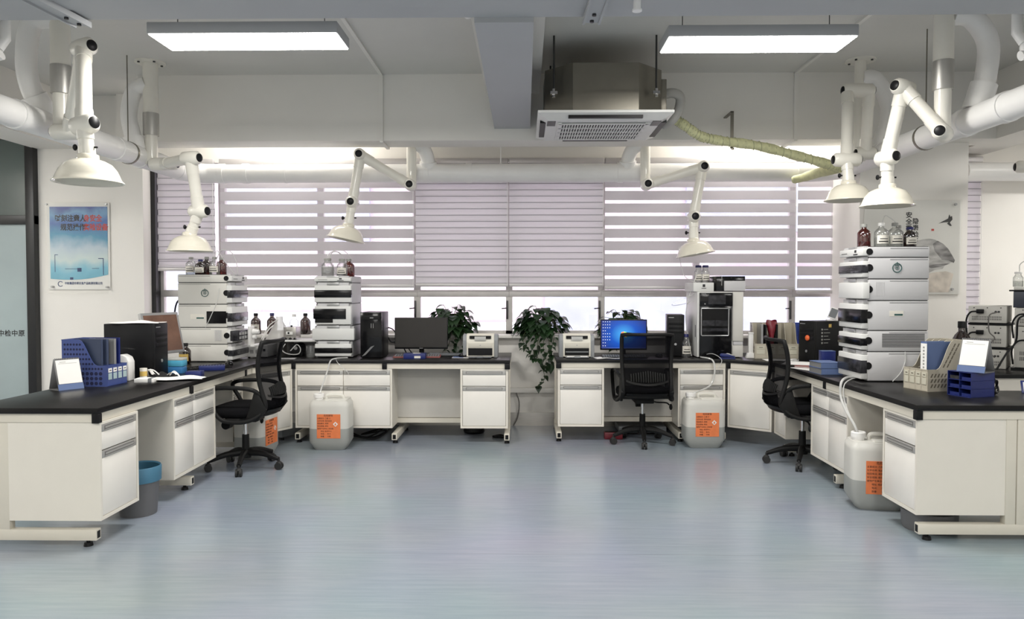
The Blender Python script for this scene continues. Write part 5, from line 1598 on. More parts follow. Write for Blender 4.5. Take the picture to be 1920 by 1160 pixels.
# ================================================================== PRINTERS
def printer(label, loc, open_=False):
    t = thing('laser_printer', label, 'printer', loc, group='laser printers by the windows')
    b = MB()
    b.prism([(0.0, 0.01), (0.24, 0.01), (0.24, 0.22), (0.06, 0.235), (0.015, 0.215), (0.0, 0.15)], -0.135, 0.135, 'x', 0.004)
    b.build('body', 'beigew', t)
    for s in (-1, 1):
        b = MB(); b.prism([(0.01, 0.0), (0.24, 0.0), (0.24, 0.215), (0.10, 0.23), (0.03, 0.22), (0.01, 0.17)], s * 0.150 - 0.022, s * 0.150 + 0.022, 'x', 0.008)
        b.build('side_panel', 'instg' if False else 'printgrey', t)
    MB().box(-0.105, 0.105, -0.004, 0.05, 0.186, 0.2145).build('output_slot', 'blackp', t)
    b = MB(); b.grid(lambda u, v: (-0.055 + 0.11 * u, -0.006 - 0.012 * math.sin(v * PI), 0.208 - 0.045 * v), 6, 6); b.build('output_flap', 'tubew', t)
    MB().box(-0.118, 0.118, -0.004, 0.01, 0.098, 0.145, 0.003).build('front_flap', 'beigew2', t)
    MB().cyl((0, -0.006, 0.122), (0, -0.003, 0.122), 0.006).build('maker_badge', 'silver', t)
    MB().box(-0.118, 0.118, -0.003, 0.05, 0.022, 0.094).build('paper_slot', 'blackp', t)
    b = MB(); b.box(-0.112, 0.112, -0.075, 0.03, 0.006, 0.014, 0.002); b.box(-0.03, 0.03, -0.085, -0.06, 0.004, 0.022, 0.003)
    if open_: b.box(-0.11, 0.11, -0.03, 0.03, 0.055, 0.062)
    b.build('paper_tray', 'greyp' if not open_ else 'printgrey', t)
    if open_: MB().box(-0.10, 0.10, -0.07, 0.03, 0.014, 0.020).build('paper', 'paper', t)
    return t
M['beigew'] = mat('printer_cream', (0.74, 0.71, 0.62), 0.4)
M['beigew2'] = mat('printer_cream_dark', (0.62, 0.59, 0.51), 0.4)
M['printgrey'] = mat('printer_grey', (0.27, 0.28, 0.29), 0.45)
printer('cream laser printer on the left bench beside the bushy plant', (-0.435, 7.28, TZ))
printer('cream laser printer on the right bench beside the trailing plant', (0.51, 7.30, TZ), True)

# ================================================================== PLANTS
def pothos(label, loc, n, rad, top, vines, seed, potr=0.08):
    random.seed(seed)
    t = thing('potted_pothos', label, 'plant', loc, group='pothos plants on the window sill')
    b = MB(); b.lathe([(0, 0), (potr * .75, 0), (potr, 0.10), (potr * 1.06, 0.10), (potr * 1.06, 0.118), (potr * .92, 0.118), (potr * .9, 0.10), (0, 0.10)], 20)
    b.build('pot', 'pot', t)
    st, lf = MB(), MB()
    def leaf(p, d, s, droop):
        d = Vector(d).normalized()
        side = d.cross(Vector((0, 0, 1)))
        if side.length < 0.1: side = Vector((1, 0, 0))
        side.normalize()
        up = side.cross(d).normalized()
        rows = []
        for i in range(6):
            f = i / 5
            wv = [0.05, 0.50, 0.56, 0.42, 0.22, 0.0][i] * s
            c = p + d * (s * 1.05 * f) + Vector((0, 0, -droop * s * f * f))
            rows.append((c - side * wv + up * wv * 0.22, c, c + side * wv + up * wv * 0.22))
        tb = bmesh.new()
        vs = [[tb.verts.new((q.x, min(q.y, 0.05 + 0.01 * q.x) if q.z > 0.012 else min(q.y, -0.085), q.z)) for q in r_] for r_ in rows]
        for a, c in zip(vs, vs[1:]):
            for k in (0, 1):
                tb.faces.new((a[k], a[k + 1], c[k + 1], c[k]))
        lf._take(tb)
    for i in range(n):
        a = random.uniform(0, 2 * PI)
        e = random.uniform(0.05, 1.0)
        rr = rad * math.sqrt(random.uniform(0.05, 1)) 
        tip = Vector((math.cos(a) * rr, math.sin(a) * rr * 0.30 - 0.05, 0.02 + (top + 0.08) * math.sqrt(max(0.0, 1 - (rr / rad) ** 2 * 0.9)) * random.uniform(0.12, 1)))
        st.tube(spath([(0.03 * math.cos(a), 0.03 * math.sin(a), 0.09), tip * 0.55 + Vector((0, 0, 0.06)), tip], 3), 0.0025, 5)
        dr = Vector((math.cos(a) + random.uniform(-.5, .5), math.sin(a) * 0.8 - 0.25 + random.uniform(-.4, .4), random.uniform(-0.5, 0.25)))
        leaf(tip, dr, random.uniform(0.065, 0.11), random.uniform(0.3, 0.9))
    for pts in vines:
        P = spath([Vector(q) for q in pts], 5)
        st.tube(P, 0.0028, 5)
        for i in range(2, len(P), 2):
            dr = Vector((random.uniform(-1, 1), random.uniform(-0.9, 0.0), random.uniform(-0.8, 0.1)))
            leaf(P[i], dr, random.uniform(0.045, 0.075), 0.5)
    st.build('stems', 'stem', t)
    lf.build('foliage', 'leaf', t, angle=80)
    return t
pothos('bushy pothos plant behind the switched-off monitor and left printer', (-0.78, 7.97, SZ), 150, 0.25, 0.24,
       [[(0.05, -0.05, 0.1), (0.12, -0.12, 0.05), (0.14, -0.14, -0.06), (0.13, -0.13, -0.17)], [(0.02, -0.05, 0.1), (0.04, -0.14, 0.02), (0.06, -0.15, -0.08), (0.03, -0.14, -0.16)],
        [(0.0, -0.05, 0.1), (0.0, -0.14, 0.0), (-0.02, -0.15, -0.10), (-0.06, -0.14, -0.17)], [(0.08, -0.05, 0.1), (0.18, -0.12, 0.06), (0.20, -0.13, -0.04), (0.19, -0.13, -0.12)]], 5)
pothos('trailing pothos plant hanging down between the two benches', (0.185, 7.97, SZ), 150, 0.255, 0.22,
       [[(0.0, -0.05, 0.1), (-0.06, -0.15, 0.0), (-0.10, -0.17, -0.15), (-0.02, -0.17, -0.28), (0.02, -0.17, -0.42), (0.0, -0.17, -0.50), (-0.07, -0.17, -0.54)],
        [(0.04, -0.05, 0.1), (0.02, -0.16, 0.0), (0.01, -0.17, -0.14), (0.04, -0.17, -0.26), (0.01, -0.17, -0.36)],
        [(-0.05, -0.05, 0.1), (-0.18, -0.14, 0.03), (-0.20, -0.16, -0.08), (-0.15, -0.16, -0.18), (-0.08, -0.16, -0.24)],
        [(0.08, -0.05, 0.1), (0.12, -0.15, 0.0), (0.10, -0.17, -0.12), (0.08, -0.17, -0.22), (0.09, -0.17, -0.30)],
        [(-0.02, -0.05, 0.1), (-0.1, -0.15, 0.05), (-0.14, -0.17, -0.05), (-0.22, -0.17, -0.16)],
        [(0.06, -0.05, 0.1), (0.06, -0.16, 0.02), (0.07, -0.17, -0.10), (0.05, -0.17, -0.20)],
        [(0.0, -0.05, 0.1), (-0.03, -0.16, 0.02), (-0.05, -0.17, -0.10), (-0.05, -0.17, -0.22), (-0.02, -0.17, -0.32)]], 11)
pothos('low pothos plant showing above and below the lit monitor', (1.03, 7.99, SZ), 90, 0.23, 0.20, [[(-0.02, -0.05, 0.1), (-0.08, -0.13, 0.0), (-0.12, -0.13, -0.12), (-0.10, -0.13, -0.16)]], 19)
# ================================================================== FILE HOLDERS, FOLDERS, CALENDARS
def holder(label, loc, rz, n, w, d, h, hf, m, hole, style, group='plastic document holders'):
    """open magazine rack: front faces -y; n slots along x; hf = front wall height"""
    t = thing('document_holder', label, 'document holder', loc, R(rz), group=group)
    th = 0.004
    prof = [(0, 0), (d, 0), (d, h), (d * 0.66, h)] + [(d * (0.62 - 0.40 * i / 7), h - (h - hf) * (1 - math.cos(PI * i / 7)) / 2) for i in range(8)] + [(0, hf)]
    b = MB()
    for i in range(n + 1):
        x = -w / 2 + w * i / n
        b.prism(prof, x - th / 2, x + th / 2, 'x')
    b.box(-w / 2, w / 2, 0, th, 0, hf); b.box(-w / 2, w / 2, d - th, d, 0, h); b.box(-w / 2, w / 2, 0, d, 0, th)
    b.box(-w / 2 - 0.002, w / 2 + 0.002, -0.002, 0.006, hf - 0.006, hf)
    b.box(-w / 2 - 0.002, w / 2 + 0.002, d - 0.006, d + 0.002, h - 0.006, h)
    k = b.m(1)
    for s in (-1, 1):
        x = s * (w / 2 + th / 2 + 0.0004)
        if style == 'holes':
            for r_ in range(9):
                z = 0.022 + r_ * (h - 0.04) / 8.5
                big = z < hf * 0.8
                lim = d * 0.96 if z < hf * .9 else d * (0.62 - 0.30 * max(0, (1 - (z - hf) / (h - hf))) ** 0.5) * 0 + d - 0.02
                y0 = 0.022 if z < hf * .9 else d * (0.30 + 0.34 * (z - hf) / (h - hf))
                ncol = int((d - 0.018 - y0) / (0.032 if big else 0.022)) + 1
                for c_ in range(ncol):
                    y = d - 0.022 - c_ * (0.032 if big else 0.022)
                    r0 = 0.0125 if big else 0.0078
                    k.cyl((x - 0.0004, y, z), (x + 0.0004, y, z), r0, n=12)
        else:
            for r_ in range(3):
                z = 0.025 + r_ * 0.034
                for c_ in range(int(d / 0.026) - 1):
                    y = 0.02 + c_ * 0.026
                    k.face([(x, y, z), (x, y + 0.011, z), (x, y + 0.023, z + 0.024), (x, y + 0.012, z + 0.024)])
            for r_ in range(6):
                z = hf + 0.012 + r_ * (h - hf - 0.03) / 6
                y = d * (0.36 + 0.30 * r_ / 6)
                for q in range(2):
                    k.face([(x, y + q * .03, z), (x, y + .011 + q * .03, z), (x, y + .024 + q * .03, z + .024), (x, y + .013 + q * .03, z + .024)])
    b.build('rack', [m, hole], t)
    lb = MB()
    sw = w / n
    for i in range(n):
        x = -w / 2 + sw * (i + .5)
        lb.m(0).box(x - sw * .36, x + sw * .36, -0.0035, -0.002, hf * .32, hf * .62)
        lb.m(1).box(x - sw * .36, x + sw * .36, -0.0035, -0.002, hf * .66, hf * .86)
        lb.m(2).box(x - sw * .15, x + sw * .2, -0.0045, -0.003, hf * .74, hf * .78)
    lb.build('slot_labels', ['cyanlab' if style == 'holes' else 'beigelab', 'paper' if style == 'holes' else 'beigelab', 'ink' if style == 'holes' else 'beiged'], t)
    return t
M['cyanlab'] = mat('pale_green_label', (0.40, 0.52, 0.54), 0.5)
M['beigelab'] = mat('beige_label', (0.56, 0.54, 0.44), 0.5)
M['greylab'] = mat('grey_green_label', (0.32, 0.37, 0.33), 0.5)

def folder(label, loc, rz, w, d, h, m, group, lean=0, spine=None):
    """upright folder: w thick along x, d deep along y"""
    t = thing('folder', label, 'folder', loc, R(rz), group=group)
    tm = Matrix.Rotation(R(lean), 4, 'X')
    b = MB(); b.M = tm
    b.box(-w / 2, -w / 2 + 0.002, 0, d, 0, h); b.box(w / 2 - 0.002, w / 2, 0, d, 0, h); b.box(-w / 2, w / 2, 0, 0.002, 0, h)
    b.build('cover', m, t)
    b = MB(); b.M = tm; b.box(-w / 2 + 0.003, w / 2 - 0.003, 0.004, d - 0.004, 0.002, h - 0.006)
    b.build('papers', 'paper', t)
    if spine:
        b = MB(); b.M = tm; b.box(-w / 2 + 0.002, w / 2 - 0.002, -0.001, 0.001, 0.004, h - 0.012)
        for i in range(9):
            b.m(1).box(-w * .12, w * .12, -0.0016, 0.0, h * .88 - i * 0.022 - 0.006, h * .88 - i * 0.022 + 0.006)
        b.build('spine_label', [spine, 'greycap'], t)
    return t

# left: blue four-slot holder, front facing right
holder('blue perforated four-slot document holder at the near end of the left bench', (-2.875, 5.205, TZ), 87, 4, 0.23, 0.325, 0.325, 0.145, 'blue', 'bluehole', 'holes')
GF = 'folders in the document holders'
folder('dark blue-grey folder nearest the camera in the blue holder at left', (-2.935, 5.125, TZ + 0.006), 84, 0.022, 0.20, 0.322, 'navy', GF)
folder('dark blue-grey folder second from the camera in the blue holder at left', (-2.925, 5.175, TZ + 0.006), 84, 0.026, 0.21, 0.318, 'navy', GF)
folder('white-edged folder third from the camera in the blue holder at left', (-2.905, 5.235, TZ + 0.006), 84, 0.028, 0.21, 0.316, 'silver', GF)
folder('navy folder farthest from the camera in the blue holder at left', (-2.905, 5.292, TZ + 0.006), 84, 0.020, 0.21, 0.32, 'bluedk', GF)

def calendar(label, loc, rz):
    t = thing('desk_calendar', label, 'calendar', loc, R(rz), group='standing desk calendars')
    w, h, a = 0.165, 0.205, 0.062
    b = MB()
    b.face([(-w / 2, -a, 0), (w / 2, -a, 0), (w / 2, 0, h), (-w / 2, 0, h)])
    b.face([(-w / 2, a, 0), (w / 2, a, 0), (w / 2, 0, h), (-w / 2, 0, h)])
    b.box(-w / 2, w / 2, -a, a, 0, 0.004)
    o = b.build('stand', 'calgrey', t)
    so = o.modifiers.new('s', 'SOLIDIFY'); so.thickness = 0.003
    def pt(x, f, off): return (x, -a + a * f - off, h * f)
    b = MB()
    for (x0, x1, f0, f1, off, mi) in ((-.075, .078, .20, .96, .004, 0), (-.06, .06, .84, .85, .0046, 1), (-.05, -.01, .885, .90, .0046, 1), (-.0825, .0825, .0, .19, .0035, 2)):
        b.m(mi).face([pt(x0, f0, off), pt(x1, f0, off), pt(x1, f1, off), pt(x0, f1, off)])
    b.build('page', ['paper', 'greycap', 'bluecloth'], t)
    b = MB()
    for i in range(14):
        x = -w / 2 + 0.01 + i * (w - 0.02) / 13
        b.tube([(x, 0.007 * math.cos(q), h - 0.003 + 0.007 * math.sin(q)) for q in [2 * PI * k / 10 for k in range(10)]], 0.0012, 5, closed=True)
    b.build('wire_binding', 'darkmetal', t)
    return t
M['calgrey'] = mat('calendar_board', (0.20, 0.20, 0.20), 0.6)
calendar('desk calendar standing left of the blue holder on the left bench', (-3.10, 4.985, TZ), 58)

# clutter on the left bench
t = thing('tape_dispenser', 'white rounded dispenser with clear sleeves behind the blue holder', 'dispenser', (-2.98, 5.44, TZ))
b = MB(); b.prism([(-0.10, 0), (0.085, 0), (0.085, 0.14), (0.07, 0.175), (0.03, 0.195), (-0.04, 0.185), (-0.10, 0.15)], -0.045, 0.045, 'y', 0.008)
b.build('body', 'whitep', t)
b = MB()
b.grid(lambda u, v: (-0.12 + 0.22 * u, -0.03 + 0.06 * v, 0.21 + 0.03 * math.sin(u * 2.4)), 8, 2)
b.grid(lambda u, v: (-0.10 + 0.22 * u, -0.035 + 0.06 * v, 0.20 + 0.05 * u), 8, 2)
b.build('clear_sleeves', 'acrylic', t)
t = thing('screw_jar', 'small white jar with a yellow label before the left computer tower', 'jar', (-2.825, 5.47, TZ))
b = MB(); b.lathe([(0, 0), (0.024, 0), (0.025, 0.07), (0, 0.07)], 20); b.build('jar_body', 'whitep', t)
b = MB(); b.lathe([(0.026, 0.070), (0.026, 0.088), (0, 0.088)], 20); b.build('lid', 'label', t)
b = MB(); b.lathe([(0.0256, 0.03), (0.0256, 0.066)], 20); b.build('label', 'yellow', t)
t = thing('note_box', 'low white card box with a clear lid beside the blue holder', 'box', (-2.74, 5.36, TZ), R(8))
MB().box(-0.075, 0.06, -0.05, 0.05, 0, 0.028, 0.002).build('box_body', 'paper', t)
MB().box(0.02, 0.045, -0.052, 0.052, -0.0005, 0.030, 0.001).build('clip', 'greyp', t)

def crumple(name, label, cat, loc, rz, sx, sy, hz, m, seed, nu=14, nv=10):
    random.seed(seed)
    ph = [random.uniform(0, 6) for _ in range(8)]
    def fn(u, v):
        x, y = (u - .5) * sx, (v - .5) * sy
        r_ = max(abs(u - .5), abs(v - .5)) * 2
        z = 0.012 + hz * (0.5 + 0.25 * math.sin(9 * u + ph[0]) + 0.25 * math.sin(11 * v + 7 * u + ph[1])) * (1 - 0.75 * r_ ** 2)
        return (x + 0.012 * math.sin(8 * v + ph[2]), y + 0.012 * math.sin(9 * u + ph[3]), z)
    b = MB(); b.grid(fn, nu, nv)
    o = b.build(name, m, None, loc, (0, 0, R(rz)), angle=25)
    s_ = o.modifiers.new('s', 'SOLIDIFY'); s_.thickness = 0.003
    return tag(o, label, cat)
crumple('protective_glove', 'flat pair of white gloves lying near the bench edge', 'gloves', (-2.60, 5.47, TZ), 12, 0.42, 0.17, 0.022, 'paper', 4)
crumple('face_mask', 'black face mask lying behind the white gloves', 'mask', (-2.74, 5.60, TZ), -10, 0.20, 0.10, 0.040, 'cloth', 6)
b = MB(); b.tube(spath([(-0.11, 0, 0.012), (-0.10, -0.03, 0.06), (-0.06, -0.03, 0.065), (-0.02, -0.02, 0.03)], 5), 0.005, 6); b.tube(spath([(0.05, -0.02, 0.012), (0.09, -0.02, 0.055), (0.13, -0.03, 0.03), (0.15, -0.04, 0.006)], 5), 0.005, 6)
b.grid(lambda u, v: (-0.12 + 0.06 * u, -0.035 + 0.05 * v, 0.05 + 0.02 * math.sin(5 * u)), 6, 4); b.grid(lambda u, v: (0.05 + 0.07 * u, -0.05 + 0.05 * v, 0.030 + 0.022 * math.sin(3 * u)), 6, 4)
o = b.build('tissue', 'paper', None, (-2.73, 5.575, TZ)); tag(o, 'white crumpled tissue ends and straps around the black mask', 'tissue')
crumple('loose_papers', 'white sheets lying on top of the left computer tower', 'papers', (-2.99, 5.69, TZ + 0.402), 5, 0.36, 0.20, 0.022, 'paper', 9)

t = thing('tip_box', 'cyan and blue two-tier pipette tip box beside the left tower', 'box', (-2.785, 5.92, TZ))
MB().box(-0.06, 0.06, -0.045, 0.045, 0, 0.055, 0.004).build('lower_box', 'cyand', t)
MB().box(-0.062, 0.062, -0.047, 0.047, 0.057, 0.105, 0.004).build('upper_box', 'cyan', t)
MB().box(-0.063, 0.063, -0.048, 0.048, 0.106, 0.124, 0.004).build('clear_lid', 'jug', t)
def rack(label, loc, rz, sx, sy, h):
    t = thing('vial_rack', label, 'vial rack', loc, R(rz), group='blue vial racks on the left bench')
    MB().box(-sx / 2, sx / 2, -sy / 2, sy / 2, 0, h, 0.003).build('rack_body', 'bluedk', t)
    b = MB()
    nx, ny = int(sx / 0.022), int(sy / 0.022)
    for i in range(nx):
        for j in range(ny):
            x = -sx / 2 + sx * (i + .5) / nx; y = -sy / 2 + sy * (j + .5) / ny
            b.cyl((x, y, h - 0.001), (x, y, h + 0.0006), 0.008, n=10)
    b.build('vial_holes', 'bluehole', t)
rack('small dark blue vial rack near the white gloves', (-2.535, 5.68, TZ), 5, 0.115, 0.085, 0.045)
rack('long blue vial rack between keyboard and left chair', (-2.60, 6.15, TZ), 20, 0.20, 0.10, 0.040)

# ================================================================== CORNER BEHIND THE LEFT CHAIR
t = thing('degasser_box', 'low white box with two dials right of the left stack', 'laboratory instrument', (-2.60, 7.20, TZ))
MB().box(-0.105, 0.10, 0, 0.30, 0.012, 0.125, 0.006).build('housing', 'instw', t)
b = MB(); b.box(-0.07, -0.035, -0.003, 0.002, 0.045, 0.08); b.box(-0.015, 0.02, -0.003, 0.002, 0.045, 0.08)
b.build('dials', 'silver', t)
MB().box(0.06, 0.08, -0.01, 0.0, 0.07, 0.09).build('tube_port', 'blackp', t)
b = MB()
for x in (-.09, .085):
    for y in (.03, .27): b.cyl((x, y, 0), (x, y, 0.014), 0.012)
b.build('feet', 'blackp', t)
t = thing('plastic_funnel', 'white plastic funnel bag standing behind the left chair', 'funnel', (-2.52, 7.62, TZ))
b = MB(); b.lathe([(0, 0), (0.14, 0), (0.145, 0.12), (0.13, 0.17), (0.06, 0.30), (0.035, 0.34), (0.035, 0.39), (0, 0.39)], 20)
b.build('cone', 'jug', t)
b = MB(); b.tube(spath([(-0.05, -0.03, 0.30), (-0.10, -0.05, 0.25), (-0.15, -0.06, 0.15), (-0.17, -0.06, 0.0)], 5), 0.006, 6); b.tube(spath([(0.0, -0.05, 0.36), (-0.08, -0.07, 0.30), (-0.16, -0.08, 0.16)], 5), 0.005, 6)
b.build('tubes', 'whitep', t)
t = thing('filter_stand', 'white shelf stand with steel side holding pump parts, left of the middle stack', 'stand', (-2.235, 7.36, TZ))
MB().box(-0.20, 0.20, -0.04, 0.30, 0.150, 0.166, 0.003).build('shelf_top', 'instw', t)
MB().box(0.175, 0.188, -0.03, 0.29, 0, 0.15).build('side_plate', 'steel', t)
MB().box(-0.19, -0.178, -0.03, 0.29, 0, 0.15).build('side_plate', 'steel', t)
MB().box(-0.18, 0.175, 0.27, 0.29, 0, 0.15).build('back_plate', 'instg', t)
t = thing('vacuum_pump', 'black vacuum pump with a silver dial under the white shelf', 'pump', (-2.28, 7.38, TZ))
b = MB(); b.cyl((0, 0.0, 0.07), (0, 0.16, 0.07), 0.06, n=24); b.box(-0.06, 0.06, 0.02, 0.15, 0, 0.05, 0.004)
b.build('pump_body', 'blackp', t)
MB().cyl((0.0, -0.008, 0.085), (0.0, 0.002, 0.085), 0.018).build('dial', 'silver', t)
hose('clear hose looped in front of the vacuum pump', [(-2.37, 7.34, 0.93), (-2.40, 7.33, 0.87), (-2.34, 7.33, 0.83), (-2.24, 7.33, 0.83), (-2.22, 7.34, 0.88), (-2.26, 7.35, 0.92), (-2.32, 7.34, 0.86)], 0.005)
t = thing('glass_beaker', 'glass beaker part filled, at the right end of the white shelf', 'beaker', (-2.105, 7.29, TZ))
b = MB(); b.lathe([(0.0, 0.002), (0.042, 0.002), (0.045, 0.01), (0.045, 0.115), (0.05, 0.12)], 24); b.build('glass', 'clear', t)
b = MB(); b.lathe([(0, 0.004), (0.042, 0.004), (0.042, 0.035), (0, 0.035)], 24); b.build('liquid', 'liq', t)
t = thing('control_box', 'small grey control box with a knob on the white shelf', 'laboratory instrument', (-2.345, 7.40, TZ + 0.167))
MB().box(-0.062, 0.062, 0, 0.16, 0.012, 0.125, 0.003).build('housing', 'steel', t)
b = MB(); b.box(-0.035, 0.03, -0.003, 0.001, 0.05, 0.08); b.m(1).cyl((-0.01, -0.008, 0.066), (-0.01, 0.001, 0.066), 0.010); b.cyl((0, 0.06, 0.125), (0, 0.06, 0.14), 0.010)
b.build('front_plate', ['paper', 'blackp'], t)
b = MB()
for x in (-.045, 0.005, .05): b.cyl((x, -0.012, 0.008), (x, 0.02, 0.008), 0.011)
b.build('connectors', 'blackp', t)
b = MB(); b.box(-0.1, 0.1, -0.04, 0.04, 0, 0.008, 0.002)
tag(b.build('metal_tray', 'silver', None, (-2.30, 7.12, TZ + .0005), (0, 0, R(4))), 'flat silver tray at the bench edge below the white shelf', 'tray')
b = MB(); b.lathe([(0, 0), (0.03, 0), (0.032, 0.03), (0.026, 0.035), (0.028, 0.08), (0.022, 0.10), (0.012, 0.112), (0.012, 0.13), (0, 0.13)], 18)
tag(b.build('brown_flask', 'amber', None, (-2.105, 7.56, TZ + .001)), 'small brown flask between the white shelf and the middle stack', 'flask')

# ================================================================== RIGHT BENCH
b = MB(); b.grid(lambda u, v: (-0.12 + 0.24 * u, -0.08 + 0.16 * v, 0.003 + 0.006 * math.sin(4 * u) ** 2), 8, 4)
o = b.build('loose_papers', 'paper', None, (0.80, 7.26, TZ), (0, 0, R(10))); o.modifiers.new('s', 'SOLIDIFY').thickness = 0.002
tag(o, 'white sheets right of the right printer at the bench edge', 'papers')
t = thing('stapler', 'blue and white stapler before the black-fronted tower', 'stapler', (1.95, 7.21, TZ), R(-14))
b = MB(); b.prism([(-0.075, 0.0), (0.075, 0.0), (0.075, 0.012), (-0.075, 0.012)], -0.018, 0.018, 'y', 0.002); b.prism([(-0.072, 0.035), (-0.06, 0.052), (0.0, 0.050), (0.07, 0.024), (0.07, 0.014), (-0.06, 0.02)], -0.015, 0.015, 'y', 0.003)
b.build('body', 'bluedk', t)
MB().prism([(-0.02, 0.048), (0.072, 0.026), (0.074, 0.032), (0.0, 0.056)], -0.012, 0.012, 'y', 0.001).build('top_plate', 'silver', t)
t = thing('post_stand', 'slim white upright stand right of the black-fronted tower', 'stand', (2.20, 7.30, TZ))
b = MB(); b.box(-0.022, 0.022, -0.015, 0.015, 0.0, 0.24, 0.005); b.prism([(-0.05, 0), (0.05, 0), (0.03, 0.05), (-0.03, 0.05)], -0.03, 0.03, 'y', 0.006)
b.build('post', 'whitep', t)
MB().box(-0.024, 0.024, -0.02, 0.02, 0.235, 0.25, 0.003).build('top_cap', 'whitep', t)

holder('beige four-slot document holder standing in the right corner', (2.42, 7.20, TZ), -6, 4, 0.40, 0.26, 0.34, 0.145, 'beige', 'beiged', 'slots')

h2 = holder('blue document holder right of the beige one in the right corner', (2.80, 7.17, TZ), -4, 3, 0.33, 0.26, 0.34, 0.145, 'blue2', 'bluehole', 'slots')
folder('grey folder at the left end of the beige corner holder', (2.29, 7.235, TZ + .006), -6, 0.020, 0.20, 0.325, 'silver', GF)
folder('black folder next to the grey one in the beige corner holder', (2.325, 7.235, TZ + .006), -6, 0.016, 0.20, 0.32, 'blackp', GF)
folder('black folder right of the crimson packet in the beige corner holder', (2.43, 7.23, TZ + .006), -6, 0.018, 0.20, 0.325, 'blackp', GF)
t = thing('tea_packet', 'crumpled crimson foil packet standing in the beige corner holder', 'packet', (2.385, 7.22, TZ + .006), R(-6))
b = MB(); b.grid(lambda u, v: ((0.032 + 0.012 * math.sin(v * 9) + (0.012 if v > .9 else 0)) * math.cos(2 * PI * u), 0.05 + 0.045 * math.sin(2 * PI * u) * (1 - 0.7 * max(0, v - .8) * 5 * .8), 0.36 * v + 0.01 * math.sin(2 * PI * u * 2) * v), 20, 12)
b.build('foil', 'crimson', t)
b = MB(); b.cyl((0.0, 0.001, 0.115), (0.0, 0.004, 0.115), 0.012); b.box(-0.013, 0.013, 0.001, 0.004, 0.06, 0.085)
b.build('print', 'pinkprint', t)


b = MB(); b.grid(lambda u, v: (-0.16 + 0.32 * u, -0.09 + 0.18 * v, 0.004 + 0.004 * math.sin(5 * u) ** 2), 8, 4)
o = b.build('loose_papers', 'paper', None, (2.42, 7.06, TZ), (0, 0, R(-3))); o.modifiers.new('s', 'SOLIDIFY').thickness = 0.003
tag(o, 'white sheets in front of the beige corner holder', 'papers')
t = thing('usb_plug', 'small white and silver plug adapter left of the right computer tower', 'adapter', (2.50, 6.98, TZ), R(20))
MB().box(-0.02, 0.03, -0.012, 0.012, 0.002, 0.022, 0.003).build('body', 'whitep', t)
MB().box(0.03, 0.05, -0.008, 0.008, 0.006, 0.016, 0.001).build('tip', 'silver', t)
MB().tube(spath([(-0.02, 0, 0.012), (-0.06, 0.01, 0.006), (-0.09, 0.03, 0.004)], 4), 0.004, 6).build('lead', 'whitep', t)
t = thing('phone_stand', 'white stand holding a small grey-screened device on the right computer tower', 'device stand', (2.74, 6.72, TZ + 0.389), R(-10))
b = MB(); b.box(-0.04, 0.05, -0.035, 0.035, 0, 0.012, 0.003); b.M = Matrix.Translation((0.02, 0, 0.01)) @ Matrix.Rotation(R(24), 4, 'Y'); b.box(-0.006, 0.006, -0.035, 0.035, 0, 0.11, 0.003)
b.build('stand', 'whitep', t)
b = MB(); b.M = Matrix.Rotation(R(-12), 4, 'Z') @ Matrix.Translation((0.0, -0.02, 0.02)) @ Matrix.Rotation(R(20), 4, 'Y'); b.box(-0.036, 0.036, -0.022, -0.012, 0, 0.10, 0.003); b.m(1).box(-0.030, 0.030, -0.0225, -0.021, 0.012, 0.092)
b.build('device', ['whitep', 'greyp'], t)
t = thing('blue_carton', 'upright dark blue box behind the two blue books on the right bench', 'box', (2.53, 6.28, TZ))
MB().box(-0.055, 0.055, -0.04, 0.04, 0, 0.155, 0.002).build('carton', 'bluedk', t)
MB().box(-0.055, 0.055, -0.041, 0.041, 0.1545, 0.1575).build('lid_edge', 'bluecloth', t)
def book(label, loc, rz, sx, sy, h, m, group):
    t = thing('book', label, 'book', loc, R(rz), group=group)
    b = MB(); b.box(-sx / 2, sx / 2, -sy / 2, sy / 2, 0, 0.003); b.box(-sx / 2, sx / 2, -sy / 2, sy / 2, h - 0.003, h); b.box(-sx / 2, sx / 2, -sy / 2, -sy / 2 + 0.003, 0, h)
    b.build('cover', m, t)
    MB().box(-sx / 2 + 0.003, sx / 2 - 0.003, -sy / 2 + 0.003, sy / 2 - 0.003, 0.003, h - 0.003).build('pages', 'silver' if m == 'bluecloth' else 'paper', t)
    return t
book('lower one of the two thick blue books left of the tall right stack', (2.405, 6.00, TZ), 4, 0.17, 0.22, 0.048, 'bluecloth', 'thick blue books on the right bench')
book('upper one of the two thick blue books left of the tall right stack', (2.405, 6.00, TZ + 0.0485), 3, 0.17, 0.22, 0.046, 'bluecloth', 'thick blue books on the right bench')
book('thin red-brown booklet under the loose sheets on the right bench', (2.44, 6.42, TZ + .004), 50, 0.15, 0.21, 0.012, 'redbook', 'booklets on the right bench')
for k, (x, y, z, rz, lb) in enumerate(((2.40, 6.30, 0.0, 20, 'white sheet lying under the red-brown booklet at the right bench edge'), (2.42, 6.55, 0.018, 60, 'curling white sheets lying over the red-brown booklet'))):
    b = MB(); b.grid(lambda u, v: (-0.105 + 0.21 * u, -0.15 + 0.30 * v, 0.002 + (0.028 * max(0, u - .4) ** 2 if k else 0.001)), 8, 3)
    o = b.build('loose_papers', 'paper', None, (x, y, TZ + z), (0, 0, R(rz))); o.modifiers.new('s', 'SOLIDIFY').thickness = 0.002
    tag(o, lb, 'papers')

